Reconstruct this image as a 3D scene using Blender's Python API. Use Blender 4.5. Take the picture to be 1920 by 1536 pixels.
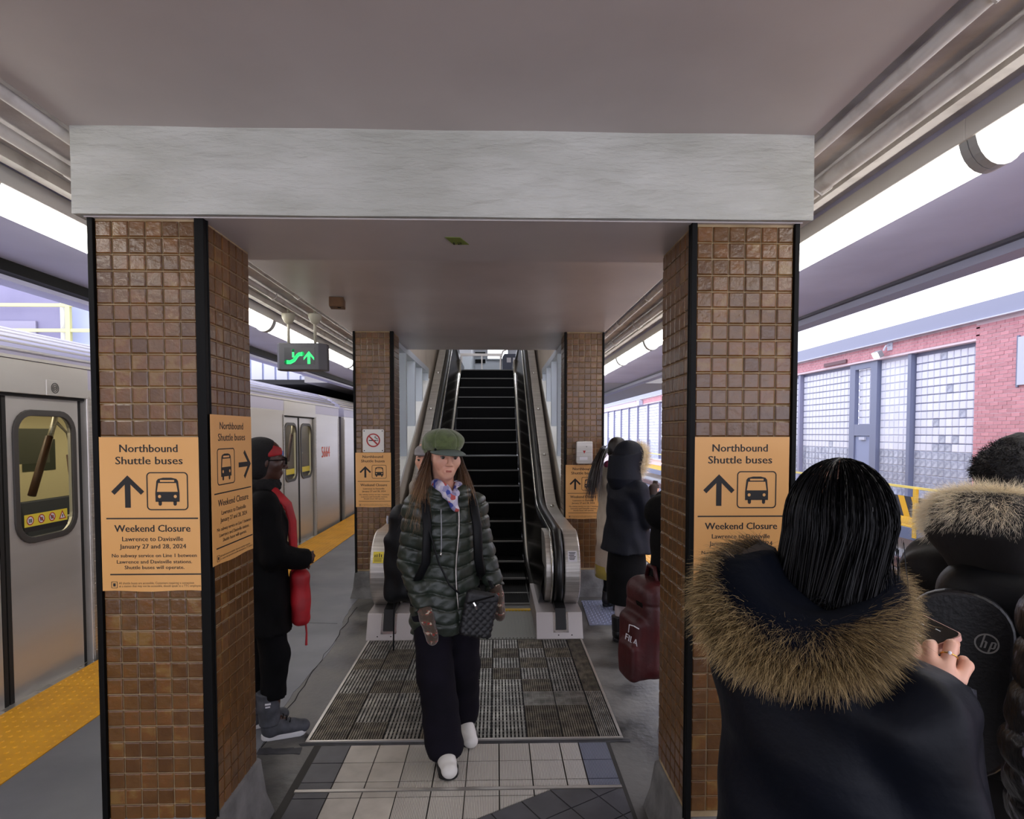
import bpy, math, random
import numpy as np
from mathutils import Vector, Matrix, Euler

for _o in list(bpy.data.objects):
    bpy.data.objects.remove(_o)
SC = bpy.context.scene
COL = SC.collection
R = math.radians
PI = math.pi
random.seed(7)
RNG = np.random.default_rng(7)

# ------------------------------------------------------------------ camera, sky, exposure
CAM_F, CAM_Z, CAM_YAW, CAM_PITCH = 1120.0, 1.70, 1.5, 2.2
cd = bpy.data.cameras.new('camera')
cd.sensor_fit = 'HORIZONTAL'; cd.sensor_width = 36.0
cd.lens = CAM_F / 1920.0 * 36.0
cd.shift_y = (855.0 - 768.0) / 1920.0
cd.clip_start = 0.02; cd.clip_end = 400
cam = bpy.data.objects.new('camera', cd)
cam.location = (0, 0, CAM_Z)
cam.rotation_euler = (R(90 - CAM_PITCH), 0, R(-CAM_YAW))
COL.objects.link(cam); SC.camera = cam

W = bpy.data.worlds.new('overcast_sky'); SC.world = W; W.use_nodes = True
_bg = W.node_tree.nodes['Background']
_bg.inputs[0].default_value = (0.85, 0.86, 1.0, 1); _bg.inputs[1].default_value = 3.1
SC.view_settings.view_transform = 'Standard'
SC.view_settings.look = 'None'
SC.view_settings.exposure = 0.0
SC.view_settings.gamma = 1.0
SC.view_settings.use_curve_mapping = False
LAMP = 9.0          # brightness of the fluorescent lenses

# ------------------------------------------------------------------ materials
def C(h):
    h = h.lstrip('#'); o = []
    for i in (0, 2, 4):
        v = int(h[i:i+2], 16) / 255
        o.append(v / 12.92 if v <= .04045 else ((v + .055) / 1.055) ** 2.4)
    return (*o, 1.0)

MATS = {}
def mat(name, col, rough=.5, metal=0.0, col2=None, scale=6, detail=4, bump=0.0, bscale=None, rnd=0.0, spec=.5,
        emit=0.0, coat=0.0, stretch=None, contrast=(.35, .65), sheen=0.0, rough2=None, sss=0.0, ecol=None, bdist=.01):
    """A noise-mixed principled material; rnd varies value per object."""
    if name in MATS: return MATS[name]
    m = bpy.data.materials.new(name); m.use_nodes = True
    n, l = m.node_tree.nodes, m.node_tree.links
    b = n['Principled BSDF']
    c1 = C(col) if isinstance(col, str) else col
    b.inputs['Base Color'].default_value = c1
    b.inputs['Roughness'].default_value = rough
    b.inputs['Metallic'].default_value = metal
    b.inputs['Specular IOR Level'].default_value = spec
    if coat: b.inputs['Coat Weight'].default_value = coat; b.inputs['Coat Roughness'].default_value = .15
    if sheen: b.inputs['Sheen Weight'].default_value = sheen
    if sss:
        b.inputs['Subsurface Weight'].default_value = sss; b.inputs['Subsurface Radius'].default_value = (.01, .004, .002)
    if emit:
        b.inputs['Emission Color'].default_value = C(ecol) if ecol else c1; b.inputs['Emission Strength'].default_value = emit
    src = None
    if col2 or bump or rough2 is not None:
        tc = n.new('ShaderNodeTexCoord'); mp = n.new('ShaderNodeMapping'); l.new(tc.outputs['Object'], mp.inputs[0])
        if stretch: mp.inputs['Scale'].default_value = stretch
        nz = n.new('ShaderNodeTexNoise'); nz.inputs['Scale'].default_value = scale; nz.inputs['Detail'].default_value = detail
        l.new(mp.outputs[0], nz.inputs['Vector'])
        rp = n.new('ShaderNodeValToRGB'); rp.color_ramp.elements[0].position = contrast[0]; rp.color_ramp.elements[1].position = contrast[1]
        rp.color_ramp.elements[0].color = c1; rp.color_ramp.elements[1].color = (C(col2) if isinstance(col2, str) else col2) if col2 else c1
        l.new(nz.outputs['Fac'], rp.inputs[0])
        if col2: l.new(rp.outputs[0], b.inputs['Base Color']); src = rp.outputs[0]
        if rough2 is not None:
            mr = n.new('ShaderNodeMapRange'); mr.inputs['From Min'].default_value = contrast[0]; mr.inputs['From Max'].default_value = contrast[1]
            mr.inputs['To Min'].default_value = rough; mr.inputs['To Max'].default_value = rough2
            l.new(nz.outputs['Fac'], mr.inputs['Value']); l.new(mr.outputs[0], b.inputs['Roughness'])
        if bump:
            n2 = nz
            if bscale:
                n2 = n.new('ShaderNodeTexNoise'); n2.inputs['Scale'].default_value = bscale; n2.inputs['Detail'].default_value = 5
                l.new(mp.outputs[0], n2.inputs['Vector'])
            bp = n.new('ShaderNodeBump'); bp.inputs['Strength'].default_value = bump; bp.inputs['Distance'].default_value = bdist
            l.new(n2.outputs['Fac'], bp.inputs['Height']); l.new(bp.outputs[0], b.inputs['Normal'])
    if rnd:
        oi = n.new('ShaderNodeObjectInfo'); hs = n.new('ShaderNodeHueSaturation')
        mr = n.new('ShaderNodeMapRange'); mr.inputs['To Min'].default_value = 1 - rnd; mr.inputs['To Max'].default_value = 1 + rnd
        l.new(oi.outputs['Random'], mr.inputs['Value']); l.new(mr.outputs[0], hs.inputs['Value'])
        if src: l.new(src, hs.inputs['Color'])
        else: hs.inputs['Color'].default_value = c1
        l.new(hs.outputs[0], b.inputs['Base Color'])
    MATS[name] = m
    return m

def attr_mat(name, c0, c1, rough=.5, spec=.5, c2=None, mid=.5, sheen=0):
    """Colour along a strand: root to tip through the point attribute 't'."""
    m = bpy.data.materials.new(name); m.use_nodes = True; n, l = m.node_tree.nodes, m.node_tree.links
    b = n['Principled BSDF']; b.inputs['Roughness'].default_value = rough; b.inputs['Specular IOR Level'].default_value = spec
    a = n.new('ShaderNodeAttribute'); a.attribute_name = 't'
    rp = n.new('ShaderNodeValToRGB'); e = rp.color_ramp.elements
    e[0].color = C(c0); e[1].color = C(c1)
    if c2: x = e.new(mid); x.color = C(c2)
    l.new(a.outputs['Fac'], rp.inputs[0]); l.new(rp.outputs[0], b.inputs['Base Color'])
    return m

# ------------------------------------------------------------------ mesh building
WMX = {}
def fast_mesh(name, V, Fq, smooth=True, T=None):
    V = np.asarray(V, np.float32); Fq = np.asarray(Fq, np.int32)
    me = bpy.data.meshes.new(name)
    me.vertices.add(len(V)); me.vertices.foreach_set('co', V.ravel())
    k = Fq.shape[1]
    me.loops.add(Fq.size); me.loops.foreach_set('vertex_index', Fq.ravel())
    me.polygons.add(len(Fq)); me.polygons.foreach_set('loop_start', np.arange(0, Fq.size, k, dtype=np.int32))
    me.polygons.foreach_set('use_smooth', np.full(len(Fq), smooth))
    me.update(calc_edges=True)
    if T is not None:
        a = me.attributes.new('t', 'FLOAT', 'POINT'); a.data.foreach_set('value', np.asarray(T, np.float32))
    return me

def put(name, me, mats, parent=None, world=False):
    o = bpy.data.objects.new(name, me); COL.objects.link(o)
    for m in (mats if isinstance(mats, (list, tuple)) else [mats]): me.materials.append(m)
    if parent is not None:
        o.parent = parent
        M = WMX.get(parent.name, Matrix())
        if world: me.transform(M.inverted())
        WMX[o.name] = M
    return o

class MB:
    def __init__(s): s.v, s.f, s.m = [], [], []
    def add(s, vs, fs, m=0):
        k = len(s.v); s.v += [tuple(p) for p in vs]; s.f += [tuple(i + k for i in q) for q in fs]; s.m += [m] * len(fs); return s
    def box(s, x0, x1, y0, y1, z0, z1, m=0):
        return s.add([(x0,y0,z0),(x1,y0,z0),(x1,y1,z0),(x0,y1,z0),(x0,y0,z1),(x1,y0,z1),(x1,y1,z1),(x0,y1,z1)],
                     [(0,3,2,1),(4,5,6,7),(0,1,5,4),(1,2,6,5),(2,3,7,6),(3,0,4,7)], m)
    def rbox(s, c, half, rot=(0,0,0), m=0):
        M = Euler(rot).to_matrix(); c = Vector(c); vs = []
        for z in (-1,1):
            for x, y in ((-1,-1),(1,-1),(1,1),(-1,1)): vs.append(c + M @ Vector((x*half[0], y*half[1], z*half[2])))
        return s.add(vs, [(0,3,2,1),(4,5,6,7),(0,1,5,4),(1,2,6,5),(2,3,7,6),(3,0,4,7)], m)
    def prism(s, poly, ax, a, b, m=0):
        """poly: 2-D points in the two other axes (x: y,z; y: x,z; z: x,y)."""
        def P(u, v, w): return {'x': (w,u,v), 'y': (u,w,v), 'z': (u,v,w)}[ax]
        n = len(poly)
        vs = [P(u, v, a) for u, v in poly] + [P(u, v, b) for u, v in poly]
        return s.add(vs, [tuple(range(n)), tuple(range(2*n-1, n-1, -1))] + [(i, i+n, (i+1) % n + n, (i+1) % n) for i in range(n)], m)
    def band(s, path, ax, a, b, th, m=0):
        """A strip following a 2-D polyline with thickness th (towards its left normal), extruded a..b."""
        p = np.array(path, float); t = np.gradient(p, axis=0); t /= np.linalg.norm(t, axis=1)[:, None] + 1e-9
        q = p + np.stack([-t[:,1], t[:,0]], 1) * th
        def P(u, v, w): return {'x': (w,u,v), 'y': (u,w,v), 'z': (u,v,w)}[ax]
        vs = []
        for i in range(len(p)): vs += [P(*p[i], a), P(*p[i], b), P(*q[i], b), P(*q[i], a)]
        fs = []
        for i in range(len(p)-1):
            for j in range(4): fs.append((4*i+j, 4*i+(j+1) % 4, 4*i+4+(j+1) % 4, 4*i+4+j))
        fs += [(3,2,1,0), tuple(4*(len(p)-1)+j for j in range(4))]
        return s.add(vs, fs, m)
    def tube(s, pts, r, n=8, m=0, cap=True, flat=1.0):
        P = [Vector(p) for p in pts]; k = len(P); rs = r if isinstance(r, (list, tuple)) else [r] * k
        up = None; vs = []; fs = []
        for i in range(k):
            t = (P[min(i+1, k-1)] - P[max(i-1, 0)]).normalized()
            if up is None: up = t.orthogonal().normalized() if abs(t.z) > .9 else t.cross(Vector((0,0,1))).cross(t).normalized()
            up = (up - t * up.dot(t)).normalized(); sd = t.cross(up)
            for j in range(n):
                a = 2*PI*j/n; vs.append(P[i] + (up * math.sin(a) * flat + sd * math.cos(a)) * rs[i])
        for i in range(k-1):
            for j in range(n): fs.append((i*n+j, i*n+(j+1) % n, (i+1)*n+(j+1) % n, (i+1)*n+j))
        if cap: fs += [tuple(range(n-1, -1, -1)), tuple((k-1)*n+j for j in range(n))]
        return s.add(vs, fs, m)
    def lathe(s, prof, c=(0,0,0), n=16, m=0, ax='z'):
        vs = []; fs = []; k = len(prof)
        for r, z in prof:
            for j in range(n):
                a = 2*PI*j/n; x, y = r*math.cos(a), r*math.sin(a)
                p = {'z': (x,y,z), 'y': (x,z,-y), 'x': (z,x,y)}[ax]
                vs.append((p[0]+c[0], p[1]+c[1], p[2]+c[2]))
        for i in range(k-1):
            for j in range(n): fs.append((i*n+j, i*n+(j+1) % n, (i+1)*n+(j+1) % n, (i+1)*n+j))
        fs += [tuple(range(n-1, -1, -1)), tuple((k-1)*n+j for j in range(n))]
        return s.add(vs, fs, m)
    def ell(s, c, r, n=12, m=0):
        h = n//2; return s.lathe_e(c, r, n, h, m)
    def lathe_e(s, c, r, n, h, m):
        vs = [(c[0], c[1], c[2]-r[2])]; fs = []
        for i in range(1, h):
            a = -PI/2 + PI*i/h
            for j in range(n): vs.append((c[0]+r[0]*math.cos(a)*math.cos(2*PI*j/n), c[1]+r[1]*math.cos(a)*math.sin(2*PI*j/n), c[2]+r[2]*math.sin(a)))
        vs.append((c[0], c[1], c[2]+r[2])); t = len(vs)-1
        for j in range(n):
            fs.append((0, 1+(j+1) % n, 1+j)); fs.append((t, 1+(h-2)*n+j, 1+(h-2)*n+(j+1) % n))
            for i in range(h-2): fs.append((1+i*n+j, 1+i*n+(j+1) % n, 1+(i+1)*n+(j+1) % n, 1+(i+1)*n+j))
        return s.add(vs, fs, m)
    def mesh(s, name, smooth=False):
        me = bpy.data.meshes.new(name); me.from_pydata(s.v, [], s.f)
        if any(s.m): me.polygons.foreach_set('material_index', s.m)
        if smooth: me.polygons.foreach_set('use_smooth', [True] * len(s.f))
        me.update(); return me
    def build(s, name, mats, parent=None, smooth=False, bevel=0, world=True, seg=2):
        o = put(name, s.mesh(name, smooth), mats, parent, world)
        if bevel:
            b = o.modifiers.new('bevel', 'BEVEL'); b.width = bevel; b.segments = seg; b.limit_method = 'ANGLE'; b.angle_limit = R(35)
        return o

def thing(name, label, cat, loc=(0,0,0), rz=0, group=None):
    o = bpy.data.objects.new(name, None); COL.objects.link(o); o.empty_display_size = .1
    o.location = loc; o.rotation_euler = (0, 0, rz); o['label'] = label; o['category'] = cat
    if group: o['group'] = group
    WMX[o.name] = Matrix.Translation(loc) @ Matrix.Rotation(rz, 4, 'Z')
    return o
def tag(o, label, cat, group=None, kind=None):
    o['label'] = label; o['category'] = cat
    if group: o['group'] = group
    if kind: o['kind'] = kind
    return o
def struct(o, label=None):
    o['kind'] = 'structure'
    if label: o['label'] = label
    return o
def stuff(o):
    o['kind'] = 'stuff'; return o
def inst(name, me, parent, loc, rot=None, scale=None, base=True):
    """One more object on a shared mesh; loc is in world space when base."""
    o = bpy.data.objects.new(name, me); COL.objects.link(o)
    M = Matrix.LocRotScale(Vector(loc), Euler(rot) if rot else None, Vector(scale) if scale else None)
    if parent is not None:
        o.parent = parent
        P = WMX.get(parent.name, Matrix())
        if base: M = P.inverted() @ M
        WMX[o.name] = P @ M
    o.matrix_basis = M
    return o

_TXT = {}
def _glyphs(body):
    cu = bpy.data.curves.new('lettering', 'FONT'); cu.body = body; cu.resolution_u = 2; cu.fill_mode = 'FRONT'
    o = bpy.data.objects.new('lettering', cu); COL.objects.link(o)
    dg = bpy.context.evaluated_depsgraph_get(); me = bpy.data.meshes.new_from_object(o.evaluated_get(dg))
    bpy.data.objects.remove(o); bpy.data.curves.remove(cu); me.materials.clear()
    co = np.empty(len(me.vertices)*3, np.float32); me.vertices.foreach_get('co', co); co = co.reshape(-1, 3)
    fs = [tuple(p.vertices) for p in me.polygons]; bpy.data.meshes.remove(me)
    return co, fs
CAPH = None
def text_mesh(body, width, height, bold=.0):
    """Flat lettering mesh in the XZ plane, centred on x, baseline z=0, scaled to a width and cap height; bold overlaps shifted copies."""
    global CAPH
    key = (body, round(width, 4), round(height, 4))
    if key in _TXT: return _TXT[key]
    if CAPH is None: c, _ = _glyphs('H'); CAPH = float(c[:,1].max() - c[:,1].min())
    co, fs = _glyphs(body)
    x0, x1 = co[:,0].min(), co[:,0].max(); sx = width / (x1 - x0); sy = height / CAPH
    V, Fc = [], []
    sh = [0.0] if bold <= 0 else [-bold, 0.0, bold]
    for k, d in enumerate(sh):
        V.append(np.stack([(co[:,0] - (x0+x1)/2) * sx + d * height, np.full(len(co), -1e-5 * k), co[:,1] * sy], 1)); Fc += [tuple(i + k*len(co) for i in f) for f in fs]
    me = bpy.data.meshes.new('lettering'); me.from_pydata(np.concatenate(V).tolist(), [], Fc); me.update()
    _TXT[key] = me
    return me
def text(body, width, height, m, parent, at, rz=0, bold=.012, name='lettering'):
    me = text_mesh(body, width, height, bold)
    if not me.materials: me.materials.append(m)
    return inst(name, me, parent, at, (0, 0, rz))
# ------------------------------------------------------------------ the platform shell
M_floor = mat('raw_concrete', '#6a6863', .55, col2='#3a3937', scale=2.6, detail=12, bump=.45, bscale=26, rough2=.30, bdist=.006, contrast=(.38, .62))
M_paint = mat('floor_paint', '#6e7076', .38, col2='#63656b', scale=1.7, detail=5, bump=.06, bscale=12, rough2=.5)
M_ceil = mat('ceiling_paint', '#c8bfbb', .4, col2='#bbb2ae', scale=1.6, detail=4, bump=.18, bscale=7, bdist=.006)
M_beam = mat('plaster_paint', '#bdbdb6', .6, col2='#a9a9a0', scale=5, detail=8, bump=1.0, bscale=16, bdist=.02, stretch=(.45, 1, 1.6))
M_soffit = mat('canopy_paint', '#c4c5e2', .5, col2='#b8b9d6', scale=2)  # grey paint; the blue-lilac of skylight is mixed into its colour
M_soffit_in = mat('canopy_paint_pale', '#d6d0cf', .5, col2='#aaa29f', scale=5, detail=8, contrast=(.42, .72), bump=.3, bscale=22)
M_dark = mat('black_metal', '#060606', .55, spec=.15)
M_steel = mat('brushed_steel', '#cac6c0', .4, .85, col2='#b3aea8', scale=3, stretch=(1, 1, 30))
M_steel_t = mat('train_steel', '#cdcac5', .36, .6, col2='#bdb9b3', scale=2.0, stretch=(1, .12, 1), bump=.05)
M_white = mat('white_enamel', '#d9d8d4', .4)
M_grey = mat('grey_enamel', '#8d8f94', .45)
M_conc = mat('plinth_concrete', '#777674', .8, col2='#5a5957', scale=8, detail=8, bump=.4, bscale=40)
M_yel = mat('yellow_tactile', '#e0a21a', .5, col2='#c98f14', scale=3, detail=6)

b = MB(); b.box(-2.97, 2.56, -4, 32, -.35, 0); b.box(-2.80, 2.40, -4, 32, -1.25, -.35)
floor = struct(b.build('floor', M_floor), 'worn grey concrete island platform floor')
# grey floor paint on the train side with a broken edge, and on the right with the same
rr = random.Random(3)
def coat(name, xa, xb, y0, y1):
    ys = np.arange(y0, y1, .09)
    e = [(xb(y) + rr.uniform(-.008, .008), y) for y in ys]
    b = MB(); b.prism([(xa, y0)] + e + [(xa, y1)], 'z', .0, .0025)
    return b.build(name, M_paint, floor)
coat('paint_coat', -2.42, lambda y: -1.27 - .045 * (y - 3.2) + .03 * math.sin(y * 3), 2.0, 12)
coat('paint_coat', -2.42, lambda y: -1.5, -3, 2.0)
# yellow strips: plates with raised domes
def plate_mesh(w, l):
    b = MB(); b.box(0, w, 0.002, l - .002, 0, .008)
    n, k = int(w / .058), int(l / .058)
    for i in range(n):
        for j in range(k):
            x, y = (i + .5) * w / n, (j + .5) * l / k
            b.lathe([(.013, .008), (.008, .0125)], (x, y, 0), 6)
    return b.mesh('tactile_plate')
pm = plate_mesh(.585, 1.22); pm.materials.append(M_yel)
for nm, x0 in (('left', -2.975), ('right', 1.99)):
    e = thing('tactile_strip', ('yellow domed warning strip along the platform edge beside the silver train' if nm == 'left'
              else 'yellow domed warning strip along the platform edge by the open tracks'), 'warning strip', (x0, 0, 0))
    for k in range(-2, 13):
        inst('tactile_plate', pm, e, (x0, .35 + k * 1.22, 0))
    b = MB(); b.box(x0 - .0 if nm == 'left' else x0 + .585, (x0 + .0) + .001 if nm == 'left' else x0 + .60, -2, 16.2, 0, .006)
    b.build('edge_bar', M_dark, e)
# floor crack lines
b = MB()
for (xa, ya, xb, yb) in ((-2.4, 2.55, -1.5, 2.62), (-2.4, 5.4, -1.42, 5.3), (-1.27, 3.2, -1.36, 5.8)):
    b.tube([(xa + (xb - xa) * t + rr.uniform(-.012, .012), ya + (yb - ya) * t, .001) for t in np.linspace(0, 1, 24)], .0035, 4)
b.build('crack', mat('crack_dirt', '#1f1f21', .9), floor)

# ceilings
b = MB(); b.box(-1.5, 1.15, -4, 2.3, 2.77, 2.92); b.box(-1.5, 1.12, 2.3, 7.5, 2.735, 2.92)
struct(b.build('ceiling', M_ceil, bevel=.008), 'smooth painted concrete ceiling slab between the tiled pillars')
b = MB(); b.box(-2.0, -1.49, -4, 14.2, 2.80, 2.92); b.box(1.11, 1.62, -4, 30, 2.80, 2.92)
struct(b.build('ceiling_canopy', M_soffit_in), 'patchy stained ceiling strip carrying the conduits')
for nm, xa, xb, yb in (('left', -3.06, -1.99, 14.2), ('right', 1.61, 2.80, 30)):
    b = MB(); b.box(xa, xb, -4, yb, 2.755, 2.93)
    struct(b.build('canopy_' + nm, M_soffit), 'grey lilac canopy soffit over the %s platform edge' % nm)
# fascias
b = MB(); b.box(-3.20, -3.06, -4, 14.2, 2.655, 2.95); struct(b.build('trim_1', M_soffit), 'pale fascia of the left canopy')
b = MB(); b.box(-3.06, -2.98, -4, 14.2, 2.685, 2.755); struct(b.build('trim_2', M_dark), 'black channel under the left canopy edge')
b = MB(); b.box(2.80, 2.95, -4, 30, 2.685, 2.95); struct(b.build('trim_3', mat('fascia_grey', '#8f93ad', .4)), 'blue grey fascia of the right canopy')
b = MB(); b.box(2.765, 2.80, -4, 30, 2.735, 2.76); struct(b.build('trim_4', mat('fascia_dark', '#3d3d4c', .5)), 'dark drip line under the right canopy')

# plaster beam with uneven face
b = MB()
nx, nz = 60, 10
def bf(x, z): return 2.16 + .0025 * math.sin(2.3 * x + .3 * z) + rr.uniform(-.0006, .0006)
g = [[(-1.485 + 2.63 * i / nx, bf(i / 6, j), 2.468 + .304 * j / nz) for j in range(nz + 1)] for i in range(nx + 1)]
vs = [p for row in g for p in row]; n1 = nz + 1
b.add(vs, [(i*n1+j, (i+1)*n1+j, (i+1)*n1+j+1, i*n1+j+1) for i in range(nx) for j in range(nz)])
b.box(-1.485, 1.145, 2.166, 2.70, 2.469, 2.78)
beam = struct(b.build('ceiling_beam', M_beam, smooth=False), 'white plastered beam across the two nearest pillars')
# the underside of the beam is the ceiling's grey paint
b = MB(); b.box(-1.46, 1.12, 2.185, 2.695, 2.4645, 2.469); b.build('soffit_paint', M_ceil, beam)

# ------------------------------------------------------------------ tiled pillars
M_tile = None
def tile_material():
    m = bpy.data.materials.new('brown_glazed_tile'); m.use_nodes = True; n, l = m.node_tree.nodes, m.node_tree.links
    b = n['Principled BSDF']; b.inputs['Coat Weight'].default_value = .35; b.inputs['Coat Roughness'].default_value = .2
    oi = n.new('ShaderNodeObjectInfo'); rp = n.new('ShaderNodeValToRGB'); e = rp.color_ramp.elements
    e[0].color = C('#543412'); e[1].color = C('#78582a'); x = e.new(.5); x.color = C('#63421d'); x = e.new(.8); x.color = C('#6c431b')
    g = n.new('ShaderNodeNewGeometry'); nz = n.new('ShaderNodeTexNoise'); nz.inputs['Scale'].default_value = 17.3; nz.inputs['Detail'].default_value = 3
    l.new(g.outputs['Position'], nz.inputs['Vector'])
    ad = n.new('ShaderNodeMath'); ad.operation = 'MULTIPLY_ADD'; ad.inputs[1].default_value = .9; l.new(oi.outputs['Random'], ad.inputs[0])
    mr = n.new('ShaderNodeMapRange'); mr.inputs['From Min'].default_value = .3; mr.inputs['From Max'].default_value = .7
    mr.inputs['To Min'].default_value = -.3; mr.inputs['To Max'].default_value = .35
    l.new(nz.outputs['Fac'], mr.inputs['Value']); l.new(mr.outputs[0], ad.inputs[2]); l.new(ad.outputs[0], rp.inputs[0]); l.new(rp.outputs[0], b.inputs['Base Color'])
    b.inputs['Roughness'].default_value = .3
    n2 = n.new('ShaderNodeTexNoise'); n2.inputs['Scale'].default_value = 45; n2.inputs['Detail'].default_value = 3; l.new(g.outputs['Position'], n2.inputs['Vector'])
    bp = n.new('ShaderNodeBump'); bp.inputs['Strength'].default_value = .35; bp.inputs['Distance'].default_value = .006
    l.new(n2.outputs['Fac'], bp.inputs['Height']); l.new(bp.outputs[0], b.inputs['Normal']); l.new(bp.outputs[0], b.inputs['Coat Normal'])
    return m
M_tile = tile_material()
M_grout = mat('grout', '#b09a78', .85, col2='#8d7857', scale=9)
TP = .0593                                                    # tile pitch
def tile_geo(b, cx, cz, y=0.0):
    """a pillowed tile facing -y"""
    h = TP / 2 - .0022; q = h - .004
    vs = [(cx+sx*h, y, cz+sz*h) for sx, sz in ((-1,-1),(1,-1),(1,1),(-1,1))] + [(cx+sx*h, y-.0035, cz+sz*h) for sx, sz in ((-1,-1),(1,-1),(1,1),(-1,1))] \
        + [(cx+sx*q, y-.006, cz+sz*q) for sx, sz in ((-1,-1),(1,-1),(1,1),(-1,1))]
    fs = [(8,9,10,11)]
    for i in range(4):
        j = (i+1) % 4; fs += [(i, j, j+4, i+4), (i+4, j+4, j+8, i+8)]
    b.add(vs, fs)
_b = MB(); tile_geo(_b, 0, 0); TILE_ME = _b.mesh('tile'); TILE_ME.materials.append(M_tile)

def pillar(label, x0, x1, y0, y1, ztop, side, zb=.25):
    """side +1: the +x flank is the one seen; trims are black angles on the corners."""
    t = thing('tiled_pillar', label, 'pillar', ((x0+x1)/2, (y0+y1)/2, 0))
    rows = int((ztop - zb) / TP); zt = ztop - .012
    b = MB(); b.box(x0+.012, x1-.012, y0+.012, y1-.012, .1, ztop); b.build('core', M_grout, t)
    rw = x1 - x0
    wl, wr = (.020, .034) if side > 0 else (.021, .018)
    fx0 = x0 + wl; pitch = (rw - wl - wr) / 6
    cnt = 0
    for r in range(rows):
        z = zt - (r + .5) * TP
        for c in range(6):
            inst('tile', TILE_ME, t, (fx0 + (c + .5) * pitch, y0 + .0115, z), (rr.uniform(-.012, .012), 0, rr.uniform(-.012, .012)), (pitch / TP, 1, 1)); cnt += 1
    ncol = 6; dp = (y1 - y0 - .05) / ncol
    sx = x1 - .0115 if side > 0 else x0 + .0115
    sb = MB()
    for c in range(ncol):
        for r in range(rows):
            z = zt - (r + .5) * TP; y = y0 + .03 + (c + .5) * dp
            if cnt < 300:
                inst('tile', TILE_ME, t, (sx, y, z), (rr.uniform(-.01, .01), 0, (R(90) if side > 0 else R(-90)) + rr.uniform(-.01, .01)), (dp / TP, 1, 1)); cnt += 1
            else:
                k = len(sb.v); tile_geo(sb, 0, z)
                for q in range(k, len(sb.v)):
                    X, Y, Z = sb.v[q]
                    sb.v[q] = (sx - Y, y + X * dp / TP, Z) if side > 0 else (sx + Y, y - X * dp / TP, Z)
    # the two faces turned away
    for c in range(ncol):
        for r in range(rows):
            z = zt - (r + .5) * TP; y = y0 + .03 + (c + .5) * dp; ox = x0 + .0115 if side > 0 else x1 - .0115
            k = len(sb.v); tile_geo(sb, 0, z)
            for q in range(k, len(sb.v)):
                X, Y, Z = sb.v[q]; sb.v[q] = (ox + Y, y - X * dp / TP, Z) if side > 0 else (ox - Y, y + X * dp / TP, Z)
            k = len(sb.v); tile_geo(sb, 0, z)
            for q in range(k, len(sb.v)):
                X, Y, Z = sb.v[q]; sb.v[q] = (fx0 + (c + .5) * pitch - X, y1 - .0115 - Y, Z)
    stuff(sb.build('tiles', M_tile, t))
    for xx, w, yy in ((x0, wl, y0), (x1 - wr, wr, y0)):
        b = MB(); b.box(xx, xx + w, yy - .004, yy + .02, .12, ztop - .002)
        b.box(xx - .003 if xx == x0 else xx + w - .012, xx + .012 if xx == x0 else xx + w + .003, yy + .02, yy + .028, .12, ztop - .002)
        b.build('corner_trim', M_dark, t, bevel=.002)
    b = MB()
    for z in (0,):
        k = .035
        vs = []
        for (e, zz) in ((.045, 0), (.02, .10), (.004, zb + .01), (-.006, zb + .024)):
            vs += [(x0-e, y0-e, zz), (x1+e, y0-e, zz), (x1+e, y1+e, zz), (x0-e, y1+e, zz)]
        fs = [(4*i+j, 4*i+(j+1) % 4, 4*i+4+(j+1) % 4, 4*i+4+j) for i in range(3) for j in range(4)] + [(12, 13, 14, 15)]
        b.add(vs, fs)
    b.build('plinth', M_conc, t, bevel=.006)
    return t
pillar('nearest tiled pillar at left carrying two orange posters', -1.452, -1.043, 2.19, 2.61, 2.470, +1)
pillar('nearest tiled pillar at right behind the woman with the phone', .713, 1.112, 2.19, 2.61, 2.468, -1, .215)
pillar('far tiled pillar left of the escalator under the no smoking sign', -1.458, -1.048, 6.15, 6.57, 2.736, +1)
pillar('far tiled pillar right of the escalator with the steel box', .703, 1.112, 6.15, 6.57, 2.736, -1)

# ------------------------------------------------------------------ conduits and lamps
M_pipe = mat('painted_conduit', '#d2cdc7', .45, col2='#a8a19a', scale=7, contrast=(.5, .75))
def conduit(label, x, z, r, y0, y1, square=False, clips=True):
    t = thing('conduit', label, 'conduit', (x, y0, z))
    b = MB()
    if square: b.box(x-r, x+r, y0, y1, z-r*.9, z+r)
    else: b.tube([(x, y0, z), (x, y1, z)], r, 10)
    b.build('pipe', M_pipe, t, smooth=not square)
    if clips:
        for y in np.arange(max(y0, 0) + .35, y1, 1.1):
            b = MB(); b.tube([(x-r*1.45, y, z+r*.9), (x-r*1.25, y, z-r*.3), (x, y, z-r*1.25), (x+r*1.25, y, z-r*.3), (x+r*1.45, y, z+r*.9)], .006, 5)
            b.build('clip', M_pipe, t)
    return t
conduit('thin painted conduit along the right edge of the ceiling slab', 1.206, 2.768, .022, -3, 13.5)
conduit('fat painted conduit beside the right row of lamps', 1.385, 2.755, .034, -3, 13.5)
conduit('square painted conduit close above the right row of lamps', 1.49, 2.775, .022, -3, 13.5, True, False)
conduit('painted conduit along the left edge of the ceiling slab', -1.548, 2.768, .022, -3, 13)
conduit('painted conduit halfway to the left row of lamps', -1.745, 2.766, .024, -3, 13)
conduit('pale cable trunking close above the left row of lamps', -1.90, 2.775, .024, -3, 13, True, False)

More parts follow.
